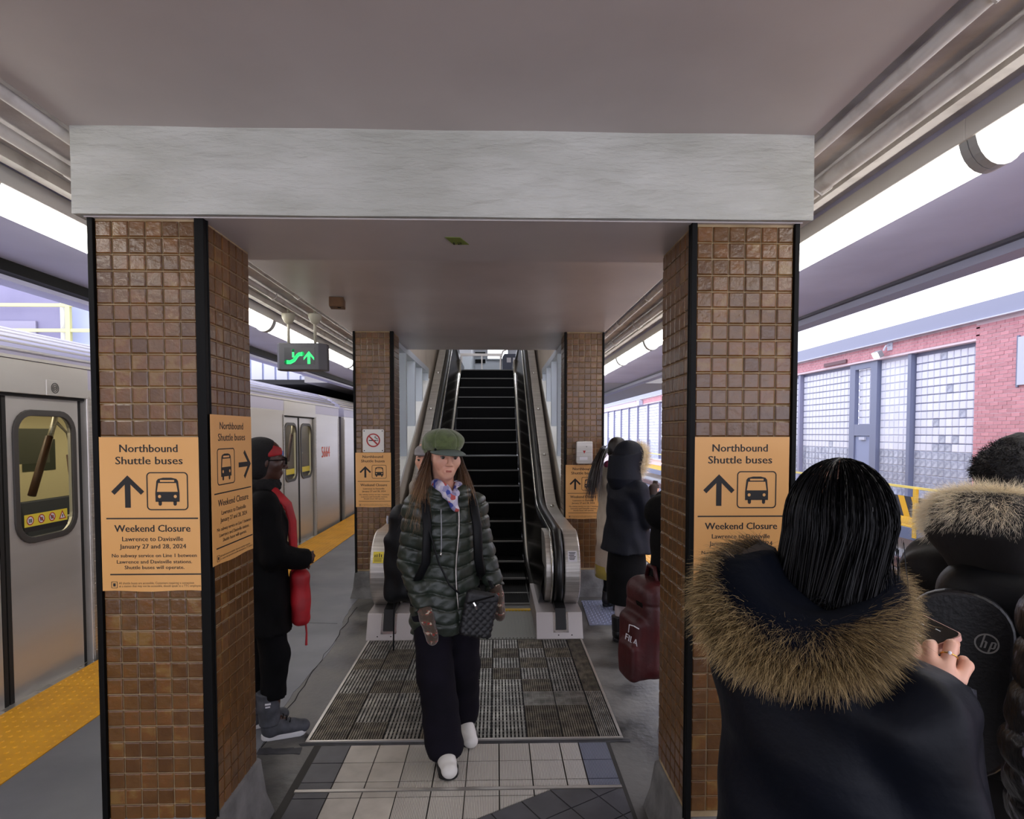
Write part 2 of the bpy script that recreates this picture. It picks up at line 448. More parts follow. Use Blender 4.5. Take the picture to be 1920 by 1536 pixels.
M_lens = mat('lit_lens', '#fdf8f0', .3, emit=LAMP)
M_cap = mat('lens_cap', '#a9abad', .4)
def lamp_proto(nm, first):
    pass
LEN = 1.50
def lamp(name_label, x, y, side, proto):
    t = thing('fluorescent_lamp', name_label, 'lamp', (x, y, 2.70), 0, 'tube lamps along the %s platform edge' % ('right' if side > 0 else 'left'))
    if proto is None:
        h = MB(); h.box(-.085, .085, .0, LEN, .035, .075); h.box(-.10, -.085, .0, LEN, .0, .075); h.box(.085, .10, 0, LEN, 0, .075)
        le = MB(); pr = [(-.083, .035)] + [(-.083 * math.cos(a), .03 - .115 * math.sin(a)) for a in np.linspace(.05, PI - .05, 12)] + [(.083, .035)]
        le.prism(pr, 'y', .035, LEN - .035)
        p2 = [(-.094, .04)] + [(-.094 * math.cos(a), .03 - .127 * math.sin(a)) for a in np.linspace(.0, PI, 14)] + [(.094, .04)]
        oh = h.build('housing', M_white, t, world=False, bevel=.004); ol = le.build('lens', M_lens, t, world=False, smooth=True)
        obs = []
        for y0 in (0.002, LEN - .037):
            ca = MB(); ca.prism(p2, 'y', y0, y0 + .035); obs.append(ca.build('end_cap', M_cap, t, world=False))
        return (oh, ol, *obs)
    for o in proto:
        c = o.copy(); COL.objects.link(c); c.parent = t; c.matrix_basis = Matrix()
    return proto
ORD = ['', 'first', 'second', 'third', 'fourth', 'fifth', 'sixth', 'seventh', 'eighth', 'ninth', 'tenth', 'eleventh', 'twelfth']
pr = None
for k in range(9):
    pr = lamp('%s lit tube lamp from the camera over the right platform edge' % ORD[k + 1], 1.70, .54 + 1.5 * k, 1, pr)
for k in range(9):
    lamp('%s lit tube lamp from the camera over the left platform edge' % ORD[k + 1], -2.075, .95 + 1.5 * k, -1, pr)
lamp('lit tube lamp behind the camera over the right platform edge', 1.70, -.96, 1, pr)
lamp('lit tube lamp behind the camera over the left platform edge', -2.075, -.55, -1, pr)
# ------------------------------------------------------------------ escalator
XC = -.177
M_black = mat('black_rubber', '#0b0b0c', .35)
M_step = mat('escalator_step', '#040404', .65, spec=.12)
M_nose = mat('step_nosing', '#6d6c68', .5)  # paler than the step: the lit tread edges are in the colour
M_panel = mat('dark_balustrade', '#16130f', .2, spec=.5)
M_bright = mat('bright_steel', '#d6d4cf', .22, 1.0)
M_ridge = mat('comb_plate', '#77756f', .38, .9)
def zn(y): return .545 + .577 * (y - 7.75)
def sp(x, s): return s * math.log1p(math.exp(min(x / s, 60))) if x / s < 60 else x
def stepz(y): return min(sp(zn(y) - .1, .06), 2.945) if y < 11.75 else 2.945
def railz(y):
    z = .84 + sp(zn(y) + .69 - .84, .07)
    return z if z < 3.5 else 3.5 + .18 * math.tanh((z - 3.5) / .18)
esc = thing('escalator', 'steel escalator with black steps rising between the far pillars', 'escalator', (XC, 5.6, 0))
# steps
def step_mesh():
    b = MB(); b.box(-.505, .505, 0, .40, -.205, -.008, 0)
    n = 40
    for i in range(n):
        x = -.5 + i / n; b.box(x + .004, x + .016, -.004, .39, -.012, 0, 0)
    for i in range(n):
        x = -.5 + i / n; b.box(x + .004, x + .014, -.007, 0, -.2, -.014, 0)
    b.box(-.505, .505, -.012, .022, -.014, .002, 1)
    return b.mesh('step')
sm = step_mesh(); sm.materials.append(M_step); sm.materials.append(M_nose)
for k in range(-5, 13):
    y = 7.75 + .3464 * k; z = .545 + .2 * k
    if k <= -2:
        y = 7.75 - 2 * .3464 + .40 * (k + 2) ; z = {-2: .165, -3: .06, -4: .0, -5: .0}[k] 
        z = max(z, 0.0)
    inst('step', sm, esc, (XC, y, z + .01))
for k in range(1, 2):
    inst('step', sm, esc, (XC, 11.9 + .36, 2.945))
b = MB(); b.box(XC-.507, XC+.507, 4.835, 5.60, 0, .012)
for i in range(34):
    x = XC - .5 + i * .03; b.box(x, x + .012, 4.85, 5.60, .012, .017)
b.build('comb_plate', M_ridge, esc)
b = MB(); b.box(XC-.5, XC+.5, 5.60, 5.655, .0, .022); b.build('yellow_edge', mat('yellow_paint', '#d9b021', .5), esc)
YS = np.concatenate([np.arange(5.2, 12.8, .12), [12.9]])
for s in (-1, 1):
    def X(d): return XC + s * d
    def loft(pts_fn, name, m, smooth=True):
        b = MB(); rows = [pts_fn(y) for y in YS]; n = len(rows[0])
        vs = [(p[0], y, p[1]) for y, r in zip(YS, rows) for p in r]
        fs = [(i*n+j, i*n+j+1, (i+1)*n+j+1, (i+1)*n+j) for i in range(len(YS)-1) for j in range(n-1)]
        b.add(vs, fs); return b.build(name, m, esc, smooth)
    loft(lambda y: [(X(.511), stepz(y) - .35), (X(.511), stepz(y) + .17)], 'skirt', M_panel)
    loft(lambda y: [(X(.511), stepz(y) + .17), (X(.520), stepz(y) + .192), (X(.545), stepz(y) + .20)], 'skirt_trim', M_bright)
    loft(lambda y: [(X(.545), stepz(y) + .20), (X(.64), railz(y) - .09), (X(.645), railz(y) - .07)], 'inner_panel', M_panel)
    # rail path with the newel half circle
    cy, cz, r = 5.35, .50, .34
    arc = [(cy - r * math.sin(a), cz - r * math.cos(a)) for a in np.linspace(-.35, PI, 22)]
    top = [(y, railz(y)) for y in np.arange(5.5, 12.8, .15)]
    path = arc + top + [(13.1, 3.66)]
    b = MB()
    pr = [(-.040, -.012), (-.036, .018), (-.02, .03), (.02, .03), (.036, .018), (.040, -.012)]
    P = np.array(path); T = np.gradient(P, axis=0); T /= np.linalg.norm(T, axis=1)[:, None]; Nn = np.stack([-T[:,1], T[:,0]], 1)
    vs = []
    for p, nn in zip(P, Nn):
        for (dx, dn) in pr: vs.append((X(.708) + dx, p[0] + nn[0] * dn, p[1] + nn[1] * dn))
    n = len(pr); fs = [(i*n+j, i*n+(j+1) % n, (i+1)*n+(j+1) % n, (i+1)*n+j) for i in range(len(P)-1) for j in range(n)] + [tuple(range(n-1, -1, -1)), tuple((len(P)-1)*n+j for j in range(n))]
    b.add(vs, fs); b.build('handrail', M_black, esc, True)
    b = MB(); b.tube([(X(.655), p[0] - q[0] * .015, p[1] - q[1] * .015) for p, q in zip(P, Nn)], .013, 8); b.build('rail_rim', M_bright, esc, True)
    # inner steel newel face and the dark core under the rail
    disc = [(cy - (r - .03) * math.sin(a), cz - (r - .03) * math.cos(a)) for a in np.linspace(0, PI, 20)]
    b = MB(); b.prism(disc + [(5.62, cz + r - .04), (5.45, .5), (5.62, .17)], 'x', X(.60), X(.66)); b.build('newel_face', M_steel, esc, bevel=.004)
    side = [(p[0] + .012 * 0, p[1] - .03) for p in top]
    low = [(13.0, 2.4), (11.9, 2.2), (7.2, -.05), (5.3, .02)]
    b = MB(); b.prism([(p[0], p[1]) for p in disc] + side + low, 'x', X(.665), X(.75)); b.build('rail_core', M_black, esc)
    # outer deck: a broad steel shell wrapped round the newel and up the incline
    deck = [(cy - (r - .005) * math.sin(a), cz - (r - .005) * math.cos(a)) for a in np.linspace(0, PI, 24)] + [(y, railz(y) - .012) for y in np.arange(5.5, 12.8, .15)]
    b = MB(); b.prism(deck + [(12.9, 2.3), (11.9, 2.1), (7.0, -.05), (5.5, .16)], 'x', X(.757), X(.893)); o = b.build('outer_deck', M_steel, esc, bevel=.012, seg=3)
    for y in np.arange(6.9, 12.5, 1.15):
        b = MB(); z = railz(y) - .012
        b.lathe([(.022, -.004), (.024, .012), (.016, .026), (.004, .030)], (X(.825), y, z), 12); b.build('deck_stud', M_bright, esc, True)
    # cheek below the newel with the rail inlet
    b = MB(); b.prism([(4.85, 0), (4.94, .20), (5.9, .2), (5.9, 0)], 'x', X(.507), X(.893)); b.build('cheek_plate', mat('cheek_steel', '#aaa4a2', .45, .6), esc, bevel=.004)
    b = MB(); b.prism([(4.866, .075), (4.93, .235), (5.2, .26), (5.2, .075)], 'x', X(.668), X(.755)); b.build('rail_inlet', M_black, esc)
    b = MB()
    for (a0, a1, z0, z1) in ((.648, .668, .05, .2), (.755, .775, .05, .2), (.648, .775, .05, .072)):
        y0 = 4.85 + .45 * z0 - .004
        b.prism([(4.85 + .45*z0 - .004, z0), (4.85 + .45*z1 - .004, z1), (4.86 + .45*z1, z1), (4.86 + .45*z0, z0)], 'x', X(a0), X(a1))
    b.build('inlet_frame', M_bright, esc)
    for dx in (.69, .80):
        b = MB(); b.lathe([(.006, 0), (.004, .003)], (X(dx), 4.862, .03), 8, ax='y'); b.build('screw', M_dark, esc)
# decals on the newels
def decal(name, m, parent, c, w, h, rx, m_b=None):
    b = MB(); b.box(-w/2, w/2, -.001, 0, -h/2, h/2); o = b.build(name, m, None)
    o.rotation_euler = (rx, 0, 0); o.location = c
    o.parent = parent; o.matrix_basis = WMX[parent.name].inverted() @ Matrix.LocRotScale(Vector(c), Euler((rx, 0, 0)), None); WMX[o.name] = WMX[parent.name] @ o.matrix_basis
    return o
M_sty = mat('sticker_yellow', '#d9c43a', .5); M_stw = mat('sticker_white', '#d8d6dc', .5); M_ink = mat('black_ink', '#171412', .6)
cy, cz, r = 5.35, .5, .336
a = 2.02
for (xx, w, h, m, nm) in ((XC - .822, .088, .098, M_sty, 'warning_sticker'), (XC + .825, .078, .094, M_stw, 'notice_sticker')):
    p = (xx, cy - (r + .004) * math.sin(a), cz - (r + .004) * math.cos(a))
    o = decal(nm, m, esc, p, w, h, -(a - PI/2))
    b = MB()
    if nm == 'warning_sticker':
        for i, (x, hh) in enumerate(((-.028, .02), (-.012, .026), (.008, .036), (.026, .024))):
            b.box(x-.004, x+.004, -.0018, -.001, .002, .002+hh*.7); b.lathe([(.004, -.001), (.004, .0008)], (x, -.001, .006+hh*.7), 8, ax='y')
        b.box(-.04, .04, -.0016, -.001, -.006, -.003)
        for z in (-.018, -.028, -.038): b.box(-.036, .03, -.0016, -.001, z, z + .004)
    else:
        for k, z in enumerate((.03, .018, .006, -.006, -.018, -.03)): b.box(-.03 + .004 * (k % 2), .028 - .006 * (k % 3), -.0016, -.001, z, z + .006)
    q = b.build('print', M_ink, None); q.parent = o

# ------------------------------------------------------------------ stairwell walls and side windows
M_beige = mat('beige_wall', '#c2b7a8', .6, col2='#b3a798', scale=2)
M_frame = mat('pale_window_frame', '#b9c0c8', .4)
M_glass = bpy.data.materials.new('window_glass'); M_glass.use_nodes = True
_g = M_glass.node_tree.nodes['Principled BSDF']; _g.inputs['Base Color'].default_value = (.9, .95, .95, 1); _g.inputs['Roughness'].default_value = .02
_g.inputs['Transmission Weight'].default_value = 1.0; _g.inputs['IOR'].default_value = 1.05; _g.inputs['Specular IOR Level'].default_value = .6
wn = 0
for s, nm in ((-1, 'left'), (1, 'right')):
    x = XC + s * .955
    xo = x + s * .16
    sill = lambda y: 1.17 + .477 * (y - 7.04)
    b = MB()
    b.prism([(6.58, 0), (9.9, 0), (9.9, sill(9.9) + .02), (6.58, sill(6.58) + .0)], 'x', x, xo)
    b.box(min(x, xo), max(x, xo), 6.58, 14.2, 2.74, 5.6) if False else b.prism([(6.58, 2.74), (14.2, 2.74), (14.2, 5.6), (6.58, 5.6)], 'x', x, xo)
    b.prism([(9.9, 0), (14.2, 0), (14.2, 2.74), (9.9, 2.74)], 'x', x, xo)
    struct(b.build('wall_' + nm, M_beige), 'beige stairwell wall %s of the escalator' % nm)
    wn += 1
    w = struct(bpy.data.objects.new('window_%d' % wn, None)); COL.objects.link(w); WMX[w.name] = Matrix()
    ys = [6.62, 7.42, 8.22, 9.02, 9.82]
    for y in ys:
        b = MB(); b.box(min(x - s*.02, xo), max(x - s*.02, xo), y, y + .085, sill(y) - .02, 2.735); b.build('mullion', M_frame, w, bevel=.004)
    for y0, y1 in zip(ys[:-1], ys[1:]):
        b = MB(); b.prism([(y0 + .088, sill(y0 + .088)), (y1 - .003, sill(y1)), (y1 - .003, 2.69), (y0 + .088, 2.69)], 'x', x + s * .08, x + s * .092); b.build('pane', M_glass, w)
        b = MB(); b.box(min(x+s*.04, x+s*.08), max(x+s*.04, x+s*.08), y0 + .085, y0 + .10, sill(y0 + .1), 2.69); b.build('gasket', M_dark, w)
    b = MB(); b.prism([(6.6, sill(6.6)), (9.9, sill(9.9)), (9.9, sill(9.9) + .06), (6.6, sill(6.6) + .06)], 'x', x - s*.03, xo); b.build('sill', M_white, w)
    b = MB(); b.prism([(6.6, 2.68), (9.9, 2.68), (9.9, 2.76), (6.6, 2.76)], 'x', x - s*.025, xo); b.build('head_rail', M_frame, w)
b = MB(); b.box(-1.3, 1.0, 7.5, 12.6, 5.5, 5.65); struct(b.build('ceiling_stairwell', M_white))

t = thing('ceiling_light', 'tube lamp on the ceiling high over the escalator', 'lamp', (XC, 9.6, 5.5))  # unseen lamp, added to brighten the dark stairwell walls
b = MB(); b.box(XC-.12, XC+.12, 8.7, 10.5, 5.42, 5.5); b.build('tray', M_white, t)
b = MB(); b.box(XC-.09, XC+.09, 8.75, 10.45, 5.36, 5.422); b.build('diffuser', M_lens, t)
# concourse at the top
b = MB(); b.box(-4, 4, 12.62, 26, 2.75, 2.94); struct(b.build('floor_concourse', mat('concourse_floor', '#8e8b86', .4)))
b = MB(); b.box(-4, 4, 12.6, 26, 5.3, 5.5); struct(b.build('ceiling_concourse', M_white))
b = MB(); b.box(-4, 4, 20, 20.2, 2.9, 5.4); b.box(-4.1, -4, 12.6, 20, 2.9, 5.4); b.box(4, 4.1, 12.6, 20, 2.9, 5.4); b.box(-1.25, -.72, 17, 20, 2.94, 5.3)
b.box(-4, -1.29, 12.6, 12.75, 2.9, 5.4); b.box(.94, 4, 12.6, 12.75, 2.9, 5.4)
struct(b.build('wall_concourse', mat('concourse_wall', '#d9dbe2', .5)))
M_cl = mat('concourse_lamp', '#f6f7ff', .4, emit=14)
for k, (x, y) in enumerate(((-.15, 13.6), (-.15, 15.6), (-.15, 17.6), (1.4, 16.0), (-2.2, 16.))):
    t = thing('ceiling_light', ['lit panel in the concourse ceiling nearest the escalator head', 'lit panel in the concourse ceiling over the fare gate', 'lit panel in the concourse ceiling by the back wall', 'lit panel in the concourse ceiling at right', 'lit panel in the concourse ceiling at left'][k], 'lamp', (x, y, 5.3))
    b = MB(); b.box(x-.55, x+.55, y-.25, y+.25, 5.24, 5.30); b.build('tray', M_white, t)
    b = MB(); b.box(x-.5, x+.5, y-.2, y+.2, 5.232, 5.242); b.build('diffuser', M_cl, t)
# backlit boards, shutter slots, rail and gate seen in the gap
M_lit = mat('lit_sign_face', '#f2f4fb', .4, emit=2.2)
t = thing('lit_board', 'bright white lit board on the concourse back wall', 'sign', (.1, 19.9, 4.0))
b = MB(); b.box(-.32, .42, 19.9, 19.99, 4.12, 4.62); b.build('case', M_grey, t); b = MB(); b.box(-.28, .38, 19.88, 19.905, 4.16, 4.58); b.build('face', M_lit, t)
t = thing('wall_vent', 'dark slotted vent on the concourse back wall', 'vent', (-.6, 19.95, 4.2))
for k in range(3):
    b = MB(); b.box(-.70, -.36, 19.93, 19.99, 4.02 + k * .24, 4.14 + k * .24); b.build('slot', M_dark, t)
t = thing('guard_rail', 'steel topped glass guard rail at the escalator head', 'railing', (-.2, 15.0, 2.94))
b = MB(); b.box(-.9, .14, 14.98, 15.04, 3.62, 3.68); b.build('top_rail', M_steel, t)
for x in (-.86, -.36, .1):
    b = MB(); b.box(x-.014, x+.014, 14.99, 15.03, 2.94, 3.62); b.build('post', M_steel, t)
for x0, x1 in ((-.84, -.38), (-.34, .08)):
    b = MB(); b.box(x0, x1, 15.0, 15.012, 3.0, 3.6); b.build('pane', M_glass, t)
t = thing('fare_gate', 'dark blue fare gate with two white symbols at the escalator head', 'gate', (.22, 15.6, 2.94))
b = MB(); b.prism([(.16, 2.94), (.60, 2.94), (.60, 3.66), (.55, 3.74), (.21, 3.74), (.16, 3.66)], 'y', 15.5, 15.9); b.build('cabinet', mat('gate_blue', '#3d4356', .4), t)
for x in (.27, .43):
    b = MB(); b.box(x, x + .11, 15.485, 15.5, 3.52, 3.64); b.build('symbol_plate', M_stw, t)
b = MB(); b.tube([(.12, 15.45, 2.94), (.12, 15.45, 3.64), (.17, 15.45, 3.80), (.27, 15.45, 3.85), (.60, 15.45, 3.85)], .02, 8); b.build('hoop', M_steel, t, True)

# ------------------------------------------------------------------ helpers for holed panels
def rrect(cx, cz, w, h, r, n=6):
    pts = []
    for (sx, sz, a0) in ((1, 1, 0), (-1, 1, 90), (-1, -1, 180), (1, -1, 270)):
        for k in range(n + 1):
            a = R(a0 + 90 * k / n); pts.append((cx + sx*(w/2-r) + r*math.cos(a), cz + sz*(h/2-r) + r*math.sin(a)))
    return pts
def ring(b, outer, inner, ax, a, c, m=0):
    """Closed ring between two equal-length outlines, extruded a..c along ax."""
    def P(u, v, w): return {'x': (w,u,v), 'y': (u,w,v), 'z': (u,v,w)}[ax]
    n = len(outer); vs = [P(*p, a) for p in outer] + [P(*p, a) for p in inner] + [P(*p, c) for p in outer] + [P(*p, c) for p in inner]
    fs = []
    for i in range(n):
        j = (i+1) % n
        fs += [(i, j, n+j, n+i), (2*n+j, 2*n+i, 3*n+i, 3*n+j), (n+i, n+j, 3*n+j, 3*n+i), (j, i, 2*n+i, 2*n+j)]
    b.add(vs, fs, m)
def to_rect(pts, x0, x1, z0, z1, cx, cz):
    out = []
    for (x, z) in pts:
        dx, dz = x - cx, z - cz
        t = min(((x1 if dx > 0 else x0) - cx) / dx if abs(dx) > 1e-9 else 1e9, ((z1 if dz > 0 else z0) - cz) / dz if abs(dz) > 1e-9 else 1e9)
        out.append((cx + dx*t, cz + dz*t))
    # put the four corners on the nearest points
    for c in ((x0, z0), (x0, z1), (x1, z0), (x1, z1)):
        k = min(range(len(out)), key=lambda i: (out[i][0]-c[0])**2 + (out[i][1]-c[1])**2); out[k] = c
    return out

# ------------------------------------------------------------------ the silver train at left
M_roof = mat('train_roof', '#b6b3c6', .45, .5)
M_rubber = mat('window_rubber', '#3a3734', .5)
M_gap = mat('gap_black', '#141312', .7)
M_in = mat('train_interior', '#c8bd9c', .6)
M_seat = mat('seat_blue', '#2b3040', .6)
M_tglass = bpy.data.materials.new('train_glass'); M_tglass.use_nodes = True
_g = M_tglass.node_tree.nodes['Principled BSDF']; _g.inputs['Base Color'].default_value = (.78, .80, .72, 1); _g.inputs['Roughness'].default_value = .03
_g.inputs['Transmission Weight'].default_value = 1.0; _g.inputs['IOR'].default_value = 1.02; _g.inputs['Specular IOR Level'].default_value = .1
XT = -3.05
def roof_profile():
    return [(XT, 2.02), (XT, 2.17), (XT-.012, 2.185), (XT-.06, 2.195), (XT-.075, 2.23), (XT-.13, 2.29), (XT-.15, 2.285), (XT-.20, 2.335), (XT-.23, 2.33), (XT-.30, 2.385), (XT-.34, 2.38),
            (XT-.46, 2.44), (XT-.50, 2.435), (XT-.75, 2.52), (XT-1.45, 2.60), (XT-2.2, 2.52), (XT-2.75, 2.25), (XT-2.9, 2.0)]
def train(label, y0, y1, doors, full):
    t = thing('subway_car', label, 'train', (XT - 1.45, (y0 + y1) / 2, -1.1))
    rp = roof_profile()
    b = MB(); b.prism(rp, 'y', y0, y1 - .0); b.build('roof', M_roof, t, False)
    for dx, z in ((.075, 2.243), (.15, 2.298), (.23, 2.343), (.34, 2.393), (.50, 2.448)):
        b = MB(); b.tube([(XT - dx, y0, z), (XT - dx, y1 - .02, z)], .014, 6); b.build('roof_rib', M_steel_t, t, True)
    # side panels between the doors
    edges = [y0] + [v for d in doors for v in d] + [y1]
    for i in range(0, len(edges), 2):
        a, c = edges[i], edges[i+1]
        b = MB(); b.box(XT - .06, XT, a, c, -.12, 2.02); b.build('side_panel', M_steel_t, t, bevel=.006)
        for yy in (a + .02, c - .045):
            b = MB(); b.box(XT, XT + .006, yy, yy + .03, -.1, 1.97); b.build('seam_strip', M_steel, t)
    b = MB(); b.box(XT - .005, XT + .014, y0, y1, 2.172, 2.192); b.build('gutter', M_steel_t, t)
    b = MB(); b.box(XT - .03, XT + .02, y0, y1, -.16, -.09); b.build('sill_rail', M_steel, t)
    b = MB(); b.box(XT + .02, XT + .06, y0, y1, -.17, -.12); b.build('rubber_edge', M_gap, t)
    b = MB(); b.box(XT - 2.8, XT - .06, y0, y0 + .05, -.8, 2.0); b.box(XT - 2.8, XT - .06, y1 - .05, y1, -.8, 2.0); b.build('end_wall', mat('train_end', '#6f6a70', .5, .5), t)
    b = MB(); b.box(XT - 2.8, XT - .06, y0, y1, -.25, -.06); b.box(XT - 2.7, XT - .1, y0 + .3, y1 - .3, -.85, -.25); b.build('underframe', M_gap, t)
    if not full: return t
    # interior
    b = MB(); b.box(XT - 2.75, XT - .1, y0 + .06, y1 - .06, -.06, -.02); b.build('car_floor', mat('car_floor', '#55524d', .6), t)
    b = MB(); b.box(XT - 2.80, XT - 2.75, y0 + .06, y1 - .06, -.06, 2.0); b.build('far_side', M_in, t)
    b = MB(); b.box(XT - 2.75, XT - .1, y0 + .06, y1 - .06, 1.98, 2.01); b.build('car_ceiling', M_in, t)
    for x in (XT - .8, XT - 2.0):
        b = MB(); b.box(x - .08, x + .08, y0 + .2, y1 - .2, 1.95, 1.985); b.build('strip_light', mat('car_light', '#fff0d0', .4, emit=7), t)
    for ya in np.arange(y0 + .5, y1 - 1.5, 1.85):
        b = MB(); b.box(XT - 2.75, XT - 2.74, ya, ya + .55, 1.22, 1.62); b.build('far_window', mat('dark_window', '#3c4038', .25), t, bevel=.005)
        b = MB(); b.prism([(XT - 2.74, .32), (XT - 2.30, .36), (XT - 2.30, .42), (XT - 2.62, .42), (XT - 2.70, .86), (XT - 2.74, .86)], 'y', ya - .1, ya + 1.3); b.build('seat', M_seat, t, bevel=.02)
    # door-side grab poles
    for (d0, d1) in doors:
        b = MB(); b.tube([(XT - .5, d1 + .30, 1.66), (XT - .5, d1 + .36, 1.80), (XT - .5, d1 + .42, 1.97)], .02, 8); b.tube([(XT - .5, d1 + .62, -.02), (XT - .5, d1 + .62, 1.12), (XT - .5, d1 + .70, 1.27), (XT - .5, d1 + .82, 1.34)], .022, 8); b.tube([(XT - .5, d1 + .36, 1.80), (XT - .5, d1 + .50, 1.70), (XT - .5, d1 + .62, 1.3)], .012, 8); b.tube([(XT - .45, d1 + .08, 1.02), (XT - .45, d1 + .60, 1.02)], .014, 8)
        b.build('grab_pole', M_steel, t, True)
        b = MB(); b.tube([(XT - .5, d1 + .10, 1.22), (XT - .5, d1 + .20, 1.45), (XT - .5, d1 + .30, 1.67)], .028, 8); b.tube([(XT - .5, d1 + .56, 1.22), (XT - .5, d1 + .52, 1.52)], .026, 8); b.tube([(XT - .5, d1 + .62, .8), (XT - .5, d1 + .62, 1.08)], .03, 8); b.build('grip_sleeve', mat('grip_brown', '#4a2e22', .5), t, True)
        b = MB(); b.box(XT - 1.22, XT - 1.20, d1 + .62, d1 + 1.25, 1.42, 1.74); b.build('system_map', mat('map_dark', '#3e4038', .4), t)
    # doors
    for di, (d0, d1) in enumerate(doors):
        b = MB(); b.box(XT - .05, XT + .004, d0 - .01, d1 + .01, 1.955, 2.17); b.build('door_header', M_steel_t, t, bevel=.003)
        b = MB(); b.box(XT - .09, XT - .02, d0, d1, 1.935, 1.957); b.build('header_gap', M_gap, t)
        b = MB(); b.box(XT - .12, XT + .01, d0, d1, -.09, -.03); b.build('threshold', M_steel, t)
        for k in range(4):
            yy = d0 + .1 + k * (d1 - d0 - .25) / 3; b = MB(); b.box(XT - .02, XT + .03, yy, yy + .12, -.03, -.018); b.build('threshold_cleat', M_bright, t, bevel=.002)
        mid = (d0 + d1) / 2
        for l0, l1, w0, w1 in ((d0 + .05, mid - .04, d0 + .12, mid - .11), (mid + .04, d1 - .045, mid + .105, d1 - .105)):
            cy, cz = (w0 + w1) / 2, 1.41
            hole = rrect(cy, cz, w1 - w0, .84, .13)
            b = MB(); ring(b, to_rect(hole, l0, l1, -.03, 1.94, cy, cz), hole, 'x', XT - .075, XT - .04)
            leaf = b.build('door_leaf', M_steel_t, t)
            b = MB(); ring(b, rrect(cy, cz, w1 - w0 + .05, .89, .155), rrect(cy, cz, w1 - w0 - .035, .805, .115), 'x', XT - .045, XT - .028); b.build('window_rubber', M_rubber, leaf, bevel=.004)
            b = MB(); b.prism(rrect(cy, cz, w1 - w0 - .01, .83, .12), 'x', XT - .062, XT - .056); b.build('pane', M_tglass, leaf)
            # warning strip stuck to the glass
            z0 = 1.075; a0, a1 = w0 + .075, w1 - .055
            b = MB(); b.box(XT - .055, XT - .0535, a0, a1, z0, z0 + .082, 0); b.box(XT - .055, XT - .0535, a0, a1, z0 - .034, z0, 1)
            st = b.build('warning_strip', [M_sty, M_ink], leaf)
            if di == 0:
                n = 4
                for k in range(n):
                    q = MB(); yc = a0 + (k + .5) * (a1 - a0) / n; zc = z0 + .041
                    if k < 3:
                        circ = [(yc + .031*math.cos(v), zc + .031*math.sin(v)) for v in np.linspace(0, 2*PI, 17)[:-1]]
                        c2 = [(yc + .024*math.cos(v), zc + .024*math.sin(v)) for v in np.linspace(0, 2*PI, 17)[:-1]]
                        q.prism(circ, 'x', XT - .0537, XT - .0532, 0); ring(q, circ, c2, 'x', XT - .0535, XT - .0528, 1)
                        for dy in (-.010, 0, .010): q.box(XT - .0533, XT - .0524, yc + dy - .003, yc + dy + .003, zc - .014, zc + .012, 2)
                        if k: q.prism([(yc - .019, zc + .014), (yc - .014, zc + .019), (yc + .019, zc - .014), (yc + .014, zc - .019)], 'x', XT - .0526, XT - .052, 1)
                    else:
                        q.prism([(yc - .035, zc - .028), (yc + .035, zc - .028), (yc, zc + .034)], 'x', XT - .0535, XT - .0530, 1)
                        q.prism([(yc - .022, zc - .021), (yc + .022, zc - .021), (yc, zc + .019)], 'x', XT - .0531, XT - .0526, 0)
                        q.box(XT - .0527, XT - .052, yc - .004, yc + .005, zc - .015, zc + .004, 2)
                    stuff(q.build('pictogram', [M_stw, mat('sign_red', '#a2201c', .5), M_ink], leaf))
        for l in (mid - .036, mid + .006):
            b = MB(); b.box(XT - .072, XT - .038, l, l + .03, -.03, 1.94); b.build('door_seal', M_gap, t)
        for l in (d0, d1 - .042):
            b = MB(); b.box(XT - .1, XT - .05, l, l + .05, -.03, 1.94); b.build('door_pocket', M_gap, t)
        for yy in (d0 - .045, d1 + .012):
            b = MB()
            b.box(XT, XT + .008, yy, yy + .034, -.08, 1.95)
            for z in np.arange(.05, 1.9, .17): b.lathe([(.005, 0), (.003, .004)], (XT + .008, yy + .017, z), 6, ax='x')
            b.build('riveted_jamb', M_steel, t)
    return t
car = train('silver subway car with sliding doors standing at the left platform edge', -6, 11.66, [(3.08, 4.545), (8.68, 10.16)], True)
train('next subway car of the silver train beyond the dark gap', 12.06, 22, [], False)
# speaker, wheelchair badge and number on the car
b = MB(); b.box(XT, XT + .010, 4.135, 4.29, 1.955, 2.062, 0); sp_ = b.build('speaker_plate', M_steel_t, car, bevel=.003)
b = MB()
for rr_ in (.012, .024, .036): ring(b, [(4.212 + rr_*math.cos(v), 2.008 + rr_*math.sin(v)) for v in np.linspace(0, 2*PI, 21)[:-1]], [(4.212 + (rr_-.006)*math.cos(v), 2.008 + (rr_-.006)*math.sin(v)) for v in np.linspace(0, 2*PI, 21)[:-1]], 'x', XT + .010, XT + .012)
b.build('grille', M_rubber, sp_)
b = MB(); b.box(XT, XT + .002, 8.445, 8.625, 1.30, 1.445); bd = b.build('wheelchair_badge', mat('badge_blue', '#3f6ac0', .4), car)
b = MB(); b.lathe([(.013, 0), (.013, .002)], (XT + .002, 8.53, 1.425), 10, ax='x'); ring(b, [(8.535 + .035*math.cos(v), 1.345 + .035*math.sin(v)) for v in np.linspace(0, 2*PI, 17)[:-1]], [(8.535 + .025*math.cos(v), 1.345 + .025*math.sin(v)) for v in np.linspace(0, 2*PI, 17)[:-1]], 'x', XT + .002, XT + .004)
b.box(XT + .002, XT + .004, 8.522, 8.534, 1.35, 1.41); b.box(XT + .002, XT + .004, 8.522, 8.565, 1.35, 1.362); b.box(XT + .002, XT + .004, 8.522, 8.56, 1.38, 1.39); b.build('wheelchair_symbol', M_stw, bd)
text('5664', .50, .185, mat('orange_number', '#e4572e', .5), car, (XT + .003, 10.76, 1.27), R(90), .03, 'car_number')
